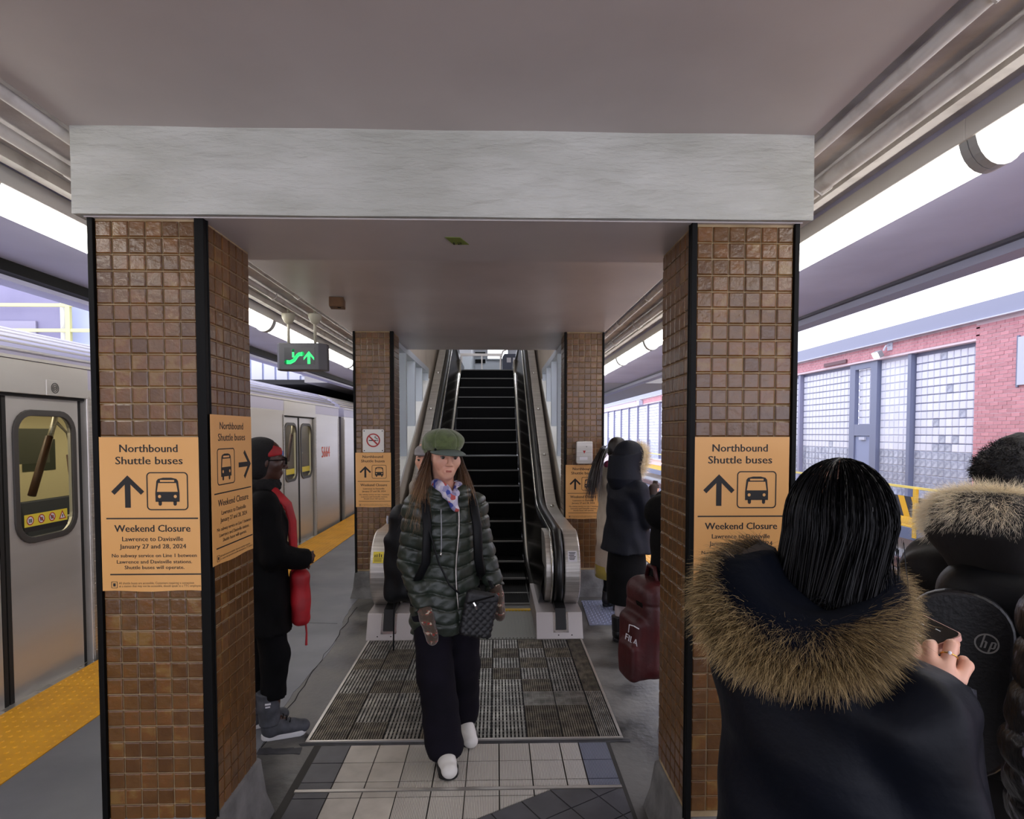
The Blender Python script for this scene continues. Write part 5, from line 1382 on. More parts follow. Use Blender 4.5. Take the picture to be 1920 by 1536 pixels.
for a, q in ((aR, 1), (aL, -1)):
    wr, he = np.array(a[2]), np.array(a[3]); d = (he - wr) / np.linalg.norm(he - wr); w0 = wr + d * -.01
    lo, hi = np.minimum(w0, he) - .09, np.maximum(w0, he) + .09
    Fm = Fig(*[axis((lo[i], hi[i], .005)) for i in range(3)])
    Fm.cap(w0, wr + d*.05, .040, .036, .02, fl=(.95, 1.0, 1)); Fm.cap(wr + d*.05, he - d*.03, .046, .040, .02, fl=(.78, 1.0, 1)); Fm.cap(wr + d*.05 + np.array((0,.03,0)), wr + d*.115 + np.array((-q*.01,.058,0)), .017, .014, .012)
    Fm.build('mitten', M_mit, pw)
shoe(pw, (.035, .075, .0), -4, M_sole, M_shoew, .09, .25, .050, soleh=.045)
shoe(pw, (-.125, -.19, .035), 2, M_sole, M_shoew, .09, .25, .050, pitch=-14, soleh=.045)
# crossbody bag
PM = PMX(pw)
def bagthing(label, name, cat, loc): return thing(name, label, cat, tuple(PM @ Vector(loc)), R(198))
M_qb = mat('quilted_black', '#0d0e13', .55, bump=.2, bscale=60, spec=.6)
cb = bagthing('small black quilted crossbody bag at the green coat woman\'s hip', 'crossbody_bag', 'bag', (-.14, .20, .65))
Fb = Fig(axis((-.30,.04,.005)), axis((.10,.28,.005)), axis((.58,.95,.005)))
Fb.box((-.125, .19, .775), (.085, .026, .118), .022, .01, (0, R(-12), R(-8)))
def bq(x, y, z):
    u = (x + z) * .7071; w = (x - z) * .7071; s = np.minimum(np.abs(((u/.026) % 1) - .5), np.abs(((w/.026) % 1) - .5)); return np.where(z < .845, .005*np.exp(-(s*.026/.004)**2), 0)
Fb.disp(bq, (-9,-9,-9), (9,9,9)); wput('pouch', Fb.mesh('pouch'), M_qb, cb, PM)
b = MB(); b.tube([(-.055, .222, .845), (-.195, .228, .872)], .004, 6); wput('zip', b.mesh('zip'), M_dark, cb, PM)
b = MB(); b.tube([(-.085, .232, .85), (-.093, .238, .835), (-.10, .236, .815)], .0055, 8); wput('zip_pull', b.mesh('zip_pull'), M_bright, cb, PM)
b = MB(); b.tube([(-.03, .175, .885), (.02, .165, .93), (.075, .158, 1.05), (.115, .150, 1.2), (.125, .10, 1.335), (.10, .02, 1.40), (.06, -.08, 1.37)], .012, 6, flat=.4); b.tube([(-.205, .17, .90), (-.215, .05, .93), (-.17, -.11, 1.0)], .011, 6, flat=.4); wput('strap', b.mesh('strap', True), M_blk, cb, PM)
# backpack
bp_ = bagthing('black backpack on the back of the woman in the green puffer coat', 'backpack', 'backpack', (.05, -.25, .78))
Fk = Fig(axis((-.2,.38,.007)), axis((-.42,-.08,.007)), axis((.68,1.36,.007)))
Fk.box((.085, -.235, 1.03), (.175, .10, .27), .08, .02); Fk.box((.11, -.315, .93), (.14, .05, .15), .045, .03); Fk.cap((.245, -.23, .80), (.255, -.23, 1.1), .045, .04, .03)
Fk.disp(lambda x, y, z: .006*np.sin(26*z + 30*y)*np.sin(14*z + 20*x), (-9,-9,-9), (9,9,9)); wput('pack', Fk.mesh('pack'), M_blk, bp_, PM)
b = MB()
for q in (1, -1): b.tube([(q*.10, -.14, 1.30), (q*.118, -.06, 1.388), (q*.122, .03, 1.388), (q*.124, .10, 1.325), (q*.128, .152, 1.22), (q*.135, .150, 1.05), (q*.165, .10, .96), (q*.17, -.10, .85)], .024, 8, flat=.35)
wput('strap', b.mesh('strap', True), M_blk, bp_, PM)
b = MB(); b.tube([(.235, -.21, .80), (.245, -.20, .72), (.248, -.20, .50)], .0045, 6); wput('dangling_cord', b.mesh('cord'), M_blk, bp_, PM)
b = MB(); b.tube([(.262, -.29, 1.19), (.270, -.255, 1.215), (.272, -.215, 1.24), (.268, -.25, 1.20)], .006, 6); wput('white_mark', b.mesh('mark'), M_stw, bp_, PM)
# ------------------------------------------------------------------ the others on the platform
M_blackcoat = mat('black_wool_coat', '#050506', .8, col2='#09090b', scale=9, bump=.2, bscale=80, spec=.15)
M_navy = mat('navy_parka', '#060a18', .65, col2='#050812', scale=8, bump=.15, bscale=70, spec=.25)
M_blktr = mat('black_trousers', '#060608', .85, col2='#0a0a0d', scale=9, spec=.15)
M_red = mat('red_cloth', '#b3141f', .6, col2='#8f0f19', scale=9, bump=.1)
M_blkhair = attr_mat('black_hair', '#020203', '#060507', .38, .16)
M_curl = attr_mat('black_curls', '#070608', '#16131a', .6, .4)
M_bootg = mat('grey_boot', '#4c4e55', .7, col2='#3a3c42', scale=20, bump=.2)
M_wsole = mat('white_sole', '#d6d6d8', .5)
M_blkboot = mat('black_leather', '#0d0d0f', .35)
BLEGS = lambda w=.09, k=.03, toe=.13: ([(w, 0, .84), (w, k, .46), (w, -.01, .085), (w, toe, .035)], [(-w, 0, .84), (-w, k, .46), (-w, -.01, .085), (-w, toe, .035)])
COATP = lambda z0, w=.0, d=.0, h=0.0: [(z0, 0, 0, .20 + w, .15 + d), (.86, 0, 0, .19 + w, .145 + d), (1.02, 0, 0, .172 + w, .132 + d), (1.2, 0, 0, .182 + w, .138 + d), (1.29 + h, 0, -.004, .165 + w, .115 + d), (1.35 + h, 0, -.01, .115, .09), (1.39 + h, 0, -.012, .082, .078)]

# woman at left: black coat, red headband, glasses, red bag
pd = person('woman in black coat and red headband seen in profile beside the left pillar', -1.318, 3.37, -66)
hd = Head((0, .03, 1.545), 0, -3, 0, 1.0)
dR = [(.155, .0, 1.30), (.185, .05, 1.04), (.08, .225, .985), (.0, .27, .97)]; dL = [(-.155, 0, 1.30), (-.185, .05, 1.04), (-.08, .20, .96), (.0, .25, .95)]
lg = ([(.085, 0, .84), (.085, .055, .46), (.085, .035, .10), (.085, .18, .035)], [(-.085, 0, .84), (-.085, .0, .46), (-.09, -.06, .10), (-.09, .09, .035)])
body(pd, SK2, hd, None, (dR, dL), lg); hd.features(pd, LIP2, '#1d120d', '#140d0b')
trousers(pd, M_blktr, lg, .86, (.095, .075, .062), hem=-.13)
jacket(pd, M_blackcoat, COATP(.60, .0, .0), (dR, dL), (.075, .068, .055), .009)
# headwear: black hood of hair with a red band
Fc = Fig(axis((-.12,.12,.005)), axis((-.13,.16,.005)), axis((1.36,1.70,.005)))
hd.E(Fc, (0,-.030,.052), (.094,.100,.080), .02); hd.E(Fc, (0,-.045,-.02), (.094,.080,.10), .03); Fc.cut(lambda x, y, z: (y - .058 + (1.60 - z)*.25) + 0*x); Fc.build('knit_hood', mat('black_knit', '#0c0b0d', .9, bump=.4, bscale=120), pd)
Fc = Fig(axis((-.12,.12,.004)), axis((-.1,.16,.004)), axis((1.48,1.70,.004)))
hd.E(Fc, (0,-.018,.045), (.090,.101,.076), .02); Fc.cut(lambda x, y, z: np.maximum(np.maximum(1.570 + 0*x - z - (.06 - y)*.15, z - 1.632 - (.06 - y)*.3), (-.03 - y)) ); Fc.build('red_headband', M_red, pd)
b = MB()
for q in (-1, 1):
    ring(b, [tuple(p) for p in rrect(q*.033, 1.543, .052, .042, .018, 4)], [tuple(p) for p in rrect(q*.033, 1.543, .045, .035, .015, 4)], 'y', .130, .136); b.tube([(q*.058, .133, 1.55), (q*.078, .02, 1.548)], .0028, 6)
b.tube([(-.008, .134, 1.548), (.008, .134, 1.548)], .0028, 6); b.build('glasses', M_dark, pd, world=False)
Fc = Fig(axis((-.11,.11,.006)), axis((-.12,.13,.006)), axis((1.34,1.48,.006)))
for a0, a1 in zip(np.linspace(0, 360, 15)[:-1], np.linspace(0, 360, 15)[1:]): Fc.cap((.066*math.cos(R(a0)), .0+.070*math.sin(R(a0)), 1.405), (.066*math.cos(R(a1)), .0+.070*math.sin(R(a1)), 1.405), .034, .034, .02)
Fc.disp(lambda x, y, z: .006*np.sin(120*x)*np.sin(110*y)*np.sin(130*z), (-9,-9,-9), (9,9,9)); Fc.build('black_scarf', mat('black_boucle', '#0b0a0c', .95, bump=.6, bscale=200), pd)
for q, l in ((1, lg[0]), (-1, lg[1])):
    o = shoe(pd, (l[2][0], l[2][1] - .03, 0), -4 if q > 0 else 3, M_wsole, M_bootg, .13, .25, .046, soleh=.03)
    Fb = Fig(axis((-.08,.08,.006)), axis((-.08,.12,.006)), axis((.08,.29,.006))); Fb.cap((0,.02,.06), (0,.005,.30), .056, .060, .02); Fb.disp(lambda x, y, z: .003*np.sin(60*z)*np.sin(40*x), (-9,-9,-9), (9,9,9)); Fb.cut(lambda x, y, z: (z - .265) + 0*x + 0*y)
    s_ = Fb.build('boot_shaft', M_bootg, o)
    b = MB(); b.box(.05, .066, -.005, .025, .215, .222); b.box(.05, .066, -.003, .022, .20, .206); b.build('boot_mark', M_stw, o, world=False)
    b = MB()
    for k in range(4): b.tube([(-.03, .085 + .018*k, .115 - .014*k), (0, .09 + .018*k, .122 - .014*k), (.03, .085 + .018*k, .115 - .014*k)], .0035, 6)
    b.build('laces', M_dark, o, True, world=False)
PMd = PMX(pd)
rb = thing('red_bag', 'red cloth bag hanging before the woman in black at left', 'bag', tuple(PMd @ Vector((.03, .22, .62))), R(-66))
Fb = Fig(axis((-.12,.16,.006)), axis((.08,.30,.006)), axis((.58,1.0,.006))); Fb.box((.03, .195, .77), (.10, .05, .155), .04, .02); Fb.disp(lambda x, y, z: .007*np.sin(30*x + 20*z)*np.sin(18*z), (-9,-9,-9), (9,9,9)); wput('pouch', Fb.mesh('pouch'), M_red, rb, PMd)
b = MB(); b.tube([(.05, .17, .92), (.06, .165, 1.05), (.075, .160, 1.2), (.09, .135, 1.30), (.085, .06, 1.385), (.0, -.09, 1.37)], .030, 8, flat=.3); b.tube([(.0, .17, .92), (-.03, .16, 1.1), (-.08, .15, 1.25), (-.09, .06, 1.375), (.0, -.09, 1.37)], .028, 8, flat=.3); wput('broad_strap', b.mesh('strap', True), M_red, rb, PMd)
b = MB(); b.tube([(.07, .22, .63), (.072, .225, .56), (.072, .222, .49)], [.006, .005, .007], 6); wput('drawcord', b.mesh('cord'), M_red, rb, PMd)

# man behind, grey flat cap
pb = person('man in grey flat cap half hidden behind the woman in the olive cap', -.42, 4.38, 150, .012)
hd = Head((.075, .05, 1.50), 18, -5, 0, 1.0)
bR = [(.17, 0, 1.28), (.2, .0, 1.0), (.17, .10, .8), (.16, .14, .66)]; bL = [(-.17, 0, 1.28), (-.2, .0, 1.0), (-.17, .10, .8), (-.16, .14, .66)]
bl = ([(.085, 0, .84), (.08, .03, .46), (.06, -.04, .09), (.06, .1, .035)], [(-.085, 0, .84), (-.13, .07, .47), (-.21, .10, .09), (-.24, .23, .035)])
body(pb, SK1, hd, None, (bR, bL), bl, sh_z=1.30, fine=False); hd.features(pb, LIP1, '#2e2118', '#6a5a4c')
trousers(pb, M_trs, bl, .86, (.09, .075, .062)); jacket(pb, mat('tan_jacket', '#8d8377', .8, bump=.2, bscale=60), COATP(.70, 0, 0, -.03), (bR, bL), (.072, .064, .052), .011)
Fc = Fig(axis((-.1,.22,.005)), axis((-.12,.24,.005)), axis((1.48,1.64,.005))); hd.E(Fc, (0,-.01,.062), (.084,.108,.045), .02); hd.E(Fc, (0,.075,.045), (.062,.06,.014), .03); Fc.build('flat_cap', mat('grey_tweed', '#8b8788', .9, bump=.3, bscale=150), pb)
for q, l in ((1, bl[0]), (-1, bl[1])): shoe(pb, (l[2][0], l[2][1] - .03, 0), 0 if q > 0 else 10, M_sole, mat('grey_shoe', '#4a474c', .6), .09, .26, .046)

# woman in beige coat with ponytail
pe = person('woman in long beige coat with a ponytail by the far right pillar', 1.135, 5.70, -62, .009)
hd = Head((0, .05, 1.515), 0, -16, 0, 1.0)
eR = [(.15, 0, 1.28), (.18, .02, 1.03), (.10, .17, .98), (.02, .24, 1.0)]; eL = [(-.15, 0, 1.28), (-.18, .02, 1.03), (-.10, .17, .98), (-.02, .24, 1.0)]; eg = BLEGS(.08)
body(pe, SK3, hd, None, (eR, eL), eg, sh_z=1.30, fine=False); hd.features(pe, LIP1, '#2a1c14', '#241813')
trousers(pe, M_blktr, eg, .86, (.085, .062, .052)); jacket(pe, mat('beige_wool', '#b7aa99', .85, col2='#aa9c8a', scale=7, bump=.25, bscale=70), [(.32, 0, 0, .20, .16)] + COATP(.60, -.01, .0, -.02)[0:], (eR, eL), (.070, .062, .052), .010)
b = MB(); b.prism([(.205*math.cos(a), .165*math.sin(a)) for a in np.linspace(0, 2*PI, 29)[:-1]], 'z', .30, .42); b.build('yellow_hem', mat('ochre_lining', '#9c8a3c', .85), pe, True, world=False)
Fc = Fig(axis((-.12,.12,.006)), axis((-.16,.16,.006)), axis((1.34,1.68,.006)))
hd.E(Fc, (0,-.030,.048), (.083,.094,.084), .02); hd.E(Fc, (0,-.06,-.01), (.075,.06,.07), .03); Fc.cut(lambda x, y, z: (y - .075 + (1.60 - z)*.75) + 0*x); Fc.build('hair_cap', mat('dark_brown_hair', '#17100e', .45, bump=.3, bscale=90, stretch=(1, 1, .1)), pe)
n = 420; rts = np.stack([RNG.normal(0, .016, n), -.125 + RNG.normal(0, .012, n), 1.535 + RNG.normal(0, .014, n)], 1); strands('ponytail', attr_mat('dark_ponytail', '#120c0b', '#2a1c17', .4), pe, rts, np.stack([RNG.normal(0, .15, n), -.55 + RNG.normal(0, .1, n), -.5 + 0*rts[:,0]], 1), RNG.uniform(.38, .52, n), .007, (0, .0, -1), 2.2, 6, .03)
b = MB(); b.tube([(-.02, -.12, 1.55), (.02, -.13, 1.53)], .024, 10); b.build('hair_tie', mat('pale_tie', '#9aa0b4', .5), pe, True, world=False)
Fc = Fig(axis((-.12,.12,.006)), axis((-.12,.14,.006)), axis((1.30,1.47,.006)))
for a0, a1 in zip(np.linspace(0, 360, 13)[:-1], np.linspace(0, 360, 13)[1:]): Fc.cap((.068*math.cos(R(a0)), .01+.072*math.sin(R(a0)), 1.385), (.068*math.cos(R(a1)), .01+.072*math.sin(R(a1)), 1.385), .036, .036, .02)
Fc.build('magenta_scarf', mat('magenta_scarf', '#6d1f4c', .8, col2='#8a2a4a', scale=9, bump=.2), pe)
for q, l in ((1, eg[0]), (-1, eg[1])): shoe(pe, (l[2][0], l[2][1] - .03, 0), 0, M_sole, M_blkboot, .12, .25, .044)

# woman in navy parka, fur hood up
def fur(name, m, par, path, r, n, ln, width, out=1.0, dn=.4, swirl=.3, curl=.12, bamt=.6):
    """Fur round a tubular trim: path (k,3) closed or open; strands leave the tube outwards and fall."""
    P = np.array(path, float); k = len(P); u = RNG.random(n) * (k - 1); i = np.minimum(u.astype(int), k - 2); f = (u - i)[:, None]
    c = P[i]*(1-f) + P[i+1]*f; t = P[i+1] - P[i]; t /= np.linalg.norm(t, axis=1)[:, None]
    d = RNG.normal(size=(n, 3)); d -= t * np.sum(d*t, 1)[:, None]; d /= np.linalg.norm(d, axis=1)[:, None]
    return strands(name, m, par, c + d * r, d * out + t * RNG.normal(swirl, .35, n)[:, None], RNG.uniform(.65, 1.15, n) * ln, width, (0, 0, -1), bamt * dn, 4, curl)
M_cream = attr_mat('cream_fur', '#e4d0a6', '#fbf1da', .7, .2, '#f2e2bf', .4)
pf = person('woman in navy parka with its cream fur hood up by the right aisle', 1.045, 4.74, -68)
hd = Head((0, .05, 1.49), 0, -14, 0, .98)
fR = [(.155, 0, 1.25), (.19, .07, 1.02), (.08, .20, 1.18), (.04, .225, 1.27)]; fL = [(-.155, 0, 1.25), (-.18, .05, 1.0), (-.09, .20, 1.08), (-.03, .24, 1.15)]; fg = BLEGS(.08)
body(pf, SK3, hd, None, (fR, fL), fg, sh_z=1.27, fine=False); hd.features(pf, LIP1, '#2a1c14', '#241813')
jacket(pf, M_navy, [(.76, 0, 0, .225, .195), (.90, 0, 0, .20, .165), (1.02, 0, 0, .178, .142), (1.18, 0, 0, .185, .145), (1.26, 0, -.004, .165, .12), (1.33, 0, -.01, .12, .10)], (fR, fL), (.068, .064, .052), .009)
Fc = Fig(axis((-.2,.2,.008)), axis((-.2,.2,.008)), axis((.33,.86,.008))); Fc.col([(.34, 0, 0, .165, .15), (.6, 0, 0, .17, .155), (.84, 0, 0, .16, .13)], .02); Fc.build('skirt', M_blackcoat, pf)
trousers(pf, mat('pale_leggings', '#b9aeae', .7), fg, .86, (.075, .056, .05), hem=-.0)
Fc = Fig(axis((-.17,.17,.006)), axis((-.2,.16,.006)), axis((1.20,1.66,.006)))
hd.E(Fc, (0,-.045,.028), (.115,.128,.118), .02); Fc.col([(1.215, 0, -.02, .10, .08), (1.27, 0, -.025, .130, .115), (1.34, 0, -.03, .138, .138), (1.45, 0, -.03, .120, .130), (1.52, 0, -.038, .108, .118)], .05); hd.E(Fc, (0,.075,-.01), (.072,.10,.092), .01, True); Fc.cut(lambda x, y, z: (y - .095 + (1.60 - z)*.42*0 - (z-1.45)*.12) + 0*x); Fc.build('hood', M_navy, pf)
hp = [hd.p(.088*math.cos(a), .052 - .008*math.sin(a), .00 + .112*math.sin(a)) for a in np.linspace(-.5*PI - .0, 1.5*PI, 36)]
b = MB(); b.tube(hp, .018, 8); b.build('fur_base', mat('cream_pelt', '#e0d2b6', .9), pf, True, world=False); fur('hood_fur', M_cream, pf, hp, .012, 6000, .062, .0018, 1.0, .2, .2)
M_glove = mat('brown_glove', '#3a2c28', .8)
Fg = Fig(axis((-.02,.12,.005)), axis((.15,.29,.005)), axis((1.14,1.34,.005))); Fg.cap((.08,.20,1.18), (.05,.222,1.25), .036, .042, .02)
for k in range(4): Fg.cap((.03 + .014*k, .235 - .003*k, 1.26), (.015 + .013*k, .25, 1.305), .0115, .0095, .006)
Fg.cap((.085,.215,1.24), (.075,.245,1.275), .012, .01, .008); Fg.build('glove', M_glove, pf)
b = MB(); b.lathe([(.016, 0), (.016, .004), (.012, .006)], (.18, .05, .93), 14, ax='x'); b.build('cuff_button', M_bright, pf, True, world=False)
for q, l in ((1, fg[0]), (-1, fg[1])):
    o = shoe(pf, (l[2][0], l[2][1] - .03, 0), 0, M_sole, M_blkboot, .13, .25, .045)
    Fb = Fig(axis((-.08,.08,.007)), axis((-.08,.1,.007)), axis((.08,.26,.007))); Fb.cap((0,.02,.06), (0,.01,.27), .05, .052, .02); Fb.cut(lambda x, y, z: (z - .21) + 0*x + 0*y); Fb.build('boot_shaft', M_blkboot, o)

# person behind the right pillar with the dark red backpack
pg = person('person in black coat mostly hidden behind the right pillar, dark red backpack hanging low', 1.03, 3.22, -76)
hd = Head((0, .03, 1.53), 0, -8, 0, 1.0)
gR = [(.165, 0, 1.30), (.2, .0, 1.02), (.15, .14, .9), (.1, .2, .95)]; gL = [(-.165, 0, 1.30), (-.2, .0, 1.02), (-.15, .14, .9), (-.1, .2, .95)]; gg = ([(.085, 0, .84), (.085, -.03, .46), (.085, -.12, .09), (.085, .03, .035)], [(-.085, 0, .84), (-.085, .03, .46), (-.085, 0, .09), (-.085, .14, .035)])
body(pg, SK3, hd, None, (gR, gL), gg, fine=False); hd.features(pg, LIP1, '#2a1c14', '#241813')
trousers(pg, mat('pale_grey_trousers', '#a9a7b0', .8, col2='#98969f', scale=8), gg, .86, (.1, .082, .072)); jacket(pg, M_blackcoat, [(z, x, y, rx + (.03 if z > .8 else 0), ry + .03) for z, x, y, rx, ry in COATP(.72)], (gR, gL), (.08, .07, .058), .01)
Fc = Fig(axis((-.12,.12,.007)), axis((-.14,.14,.007)), axis((1.46,1.67,.007))); hd.E(Fc, (0,-.02,.05), (.086,.098,.085), .02); Fc.cut(lambda x, y, z: (1.55 - z) + (y-.02)*.5 + 0*x); Fc.build('hat', M_blackcoat, pg)
Fc = Fig(axis((-.16,.16,.008)), axis((-.3,-.05,.008)), axis((1.12,1.42,.008))); Fc.ell((0, -.13, 1.27), (.12, .10, .10), .02); Fc.build('hood_down', M_blackcoat, pg)
for q, l in ((1, gg[0]), (-1, gg[1])): shoe(pg, (l[2][0], l[2][1] - .03, 0), 0, M_sole, M_blkboot, .1, .26, .046)
PMg = PMX(pg)
M_dred = mat('dark_red_nylon', '#4a0d10', .5, col2='#35090c', scale=6, bump=.15, bscale=60)
rk = thing('backpack', 'dark red backpack hanging low beside the nearest right pillar', 'backpack', tuple(PMg @ Vector((0, -.25, .38))), R(-76))
Fk = Fig(axis((-.2,.2,.006)), axis((-.42,-.06,.006)), axis((.34,.96,.006)))
Fk.box((0, -.22, .66), (.145, .085, .26), .075, .02); Fk.box((.0, -.295, .57), (.12, .055, .17), .05, .02); Fk.box((.03, -.345, .50), (.085, .03, .10), .028, .02)
Fk.disp(lambda x, y, z: .004*np.sin(24*z + 12*y)*np.sin(30*x) + np.where(y < -.18, .004*np.exp(-((z - .80 + .0*x)/.008)**2), 0), (-9,-9,-9), (9,9,9)); wput('pack', Fk.mesh('pack'), M_dred, rk, PMg)
b = MB(); b.tube([(.06, -.20, .90), (.03, -.20, .98), (-.03, -.20, .98), (-.06, -.20, .90)], .013, 8); b.tube([(.09, -.14, .88), (.12, -.13, 1.2), (.11, -.05, 1.385), (.13, .10, 1.3), (.16, .14, 1.05), (.15, .02, .8)], .022, 8, flat=.4); wput('strap', b.mesh('strap', True), M_dred, rk, PMg)
b = MB(); b.rbox((.06, -.29, .80), (.03, .015, .018), (.3, 0, 0)); wput('buckle', b.mesh('buckle'), M_dark, rk, PMg)
me = text_mesh('FILA', .085, .034, .03).copy(); me.transform(Matrix.Translation((.075, -.357, .605)) @ Matrix.Rotation(R(22), 4, 'Z') @ Matrix.Rotation(R(12), 4, 'Y')); wput('white_lettering', me, M_stw, rk, PMg)
b = MB(); b.tube([(.12, -.335, .69), (.11, -.36, .705), (.07, -.365, .70), (.055, -.362, .655)], .003, 6); wput('zip_cord', b.mesh('zip_cord'), M_stw, rk, PMg)
# ------------------------------------------------------------------ the three people close by at right
_f = np.array((math.sin(R(CAM_YAW))*math.cos(R(CAM_PITCH)), math.cos(R(CAM_YAW))*math.cos(R(CAM_PITCH)), -math.sin(R(CAM_PITCH))))
_r = np.array((math.cos(R(CAM_YAW)), -math.sin(R(CAM_YAW)), 0)); _u = np.cross(_r, _f)
def ray(u, v): return _f + _r*(u-960)/CAM_F - _u*(v-855)/CAM_F
def at(u, v, Y):
    """the place at depth Y that a measured photo point stands for"""
    d = ray(u, v); p = d*Y/d[1]; p[2] += CAM_Z; return p
def loc(p, PM): return np.array(PM.inverted() @ Vector(p))
def ribbons(name, m, parent, P, width):
    N, K, _ = P.shape; T = np.gradient(P, axis=1); T /= np.linalg.norm(T, axis=2, keepdims=True) + 1e-9
    rd = RNG.normal(size=(N, 1, 3)); sd = np.cross(T, rd); sd /= np.linalg.norm(sd, axis=2, keepdims=True) + 1e-9
    t = np.linspace(0, 1, K); w = (width * (1 - .8*t**3))[None, :, None]
    V = np.stack([P - sd*w/2, P + sd*w/2], 2).reshape(-1, 3); b = np.arange(N)*2*K
    F = np.concatenate([np.stack([b+2*k, b+2*k+1, b+2*k+3, b+2*k+2], 1) for k in range(K-1)])
    return put(name, fast_mesh(name, V, F, True, np.tile(np.repeat(t, 2), N)), m, parent)

# --- woman with black bob, brown fur hood down, holding a phone
ph = person('woman with black bob and big brown fur hood seen from behind, holding a phone', .555, 1.0, -60)
PMh = PMX(ph); L = lambda u, v, Y: loc(at(u, v, Y), PMh)
hd = Head((0, .055, 1.528), 6, -20, 2, 1.02)
W = L(1752, 1285, .93)
hR = [(.155, 0, 1.27), (.195, .01, 1.06), tuple(W), tuple(L(1765, 1235, .93))]; hL = [(-.125, .01, 1.27), (-.150, .07, 1.04), (-.04, .22, 1.10), (.02, .24, 1.16)]; hg = BLEGS(.09)
PIP = [L(1714, 1216, .955), L(1744, 1212, .945), L(1784, 1211, .935), L(1812, 1249, .925)]
MCP = [L(1722, 1245, .940), L(1745, 1246, .928), L(1774, 1254, .918), L(1797, 1275, .915)]
DIP = [L(1722, 1212, .978), L(1750, 1208, .972), L(1788, 1207, .960), L(1806, 1240, .948)]
TIP = [L(1738, 1222, .985), L(1764, 1220, .982), L(1790, 1222, .972), L(1795, 1245, .958)]
def handfig(F):
    c = (MCP[1] + MCP[2]) / 2
    F.cap(W, (W + c)/2, .026, .027, .012)
    for k in range(4):
        F.cap(W*.6 + MCP[k]*.4, MCP[k], .0135, .0115, .010); F.cap(MCP[k], PIP[k], .0108, .0102, .004); F.cap(PIP[k], DIP[k], .0100, .0085, .003); F.cap(DIP[k], TIP[k], .0085, .0072, .003)
    th = W*.55 + MCP[0]*.45 + (L(1690, 1240, .95) - MCP[0])*.3; F.cap(W, th, .016, .014, .012); F.cap(th, L(1700, 1215, .955), .0125, .010, .006); F.cap(L(1700, 1215, .955), L(1708, 1195, .965), .0098, .0085, .004)
x0, x1 = min(p[0] for p in PIP+TIP+[W])-.045, max(p[0] for p in PIP+TIP+[W])+.045; y0, y1 = min(p[1] for p in PIP+TIP+[W])-.04, max(p[1] for p in PIP+TIP+[W])+.04; z0 = W[2] - .05
body(ph, SK3, hd, None, (hR, hL), hg, sh_z=1.29, hand=(((-.30, x0, .014), (x0, x1, .0028), (x1, x1+.05, .014)), ((-.18, y0, .014), (y0, y1, .0028), (y1, .34, .014)), ((-.01, z0, .016), (z0, z0+.16, .0028), (z0+.16, 1.69, .008)), handfig))
hd.features(ph, LIP1, '#1d130e', '#120e0d')
trousers(ph, M_blktr, hg, .86, (.09, .07, .06))
for q, l in ((1, hg[0]), (-1, hg[1])): shoe(ph, (l[2][0], l[2][1] - .03, 0), 0, M_sole, M_blkboot, .11, .25, .045)
M_satin = mat('dark_navy_satin', '#03050c', .5, col2='#040813', scale=5, bump=.3, bscale=9, bdist=.02, spec=.16)
jacket(ph, M_satin, [(.62, 0, 0, .19, .15), (.9, 0, 0, .18, .145), (1.05, 0, 0, .168, .135), (1.18, 0, 0, .168, .135), (1.27, 0, -.004, .155, .115), (1.33, 0, -.01, .12, .10), (1.38, 0, -.01, .085, .085)], (hR, hL), (.070, .066, .050), .007, folds=.008, name='parka')
d_ = (np.array(hR[2]) - np.array(hR[1])); d_ /= np.linalg.norm(d_)
b = MB(); b.tube([W - d_*.052, W - d_*.004], .0525, 18); b.tube([W - d_*.012, W - d_*.0], .054, 18); b.build('cuff', mat('cuff_navy', '#11141f', .5), ph, True, world=False)
# hood: lining bowl, fur edge
RP = [L(1612, 1092, 1.05), L(1650, 1118, 1.0), L(1642, 1165, .94), L(1600, 1195, .90), L(1550, 1212, .87), L(1475, 1208, .86), L(1412, 1180, .875), L(1376, 1132, .91), L(1384, 1082, .97), L(1430, 1050, 1.05)]
RPs = []
for i in range(len(RP)-1):
    for t in np.linspace(0, 1, 5)[:-1]:
        p0, p1, p2, p3 = RP[max(i-1,0)], RP[i], RP[i+1], RP[min(i+2, len(RP)-1)]
        RPs.append(.5*((2*p1) + (p2-p0)*t + (2*p0-5*p1+4*p2-p3)*t*t + (3*p1-p0-3*p2+p3)*t**3))
RPs.append(RP[-1]); mean = np.mean(RP, 0)
Fc = Fig(axis((-.32,.28,.008)), axis((-.34,.16,.008)), axis((1.20,1.50,.008)))
for i in range(0, len(RPs)-1, 2): Fc.cap(RPs[i], RPs[min(i+2, len(RPs)-1)], .030, .030, .02); Fc.cap(RPs[i], mean*.55 + RPs[i]*.45 + np.array((0,.02,-.06)), .03, .045, .04); Fc.cap(RPs[i]*.5 + mean*.5 + np.array((0,0.02,-.06)), (0, .0, 1.32), .04, .06, .04)
Fc.build('hood_lining', mat('lining_navy', '#03060f', .95, bump=.2, bscale=60, spec=.08), ph)
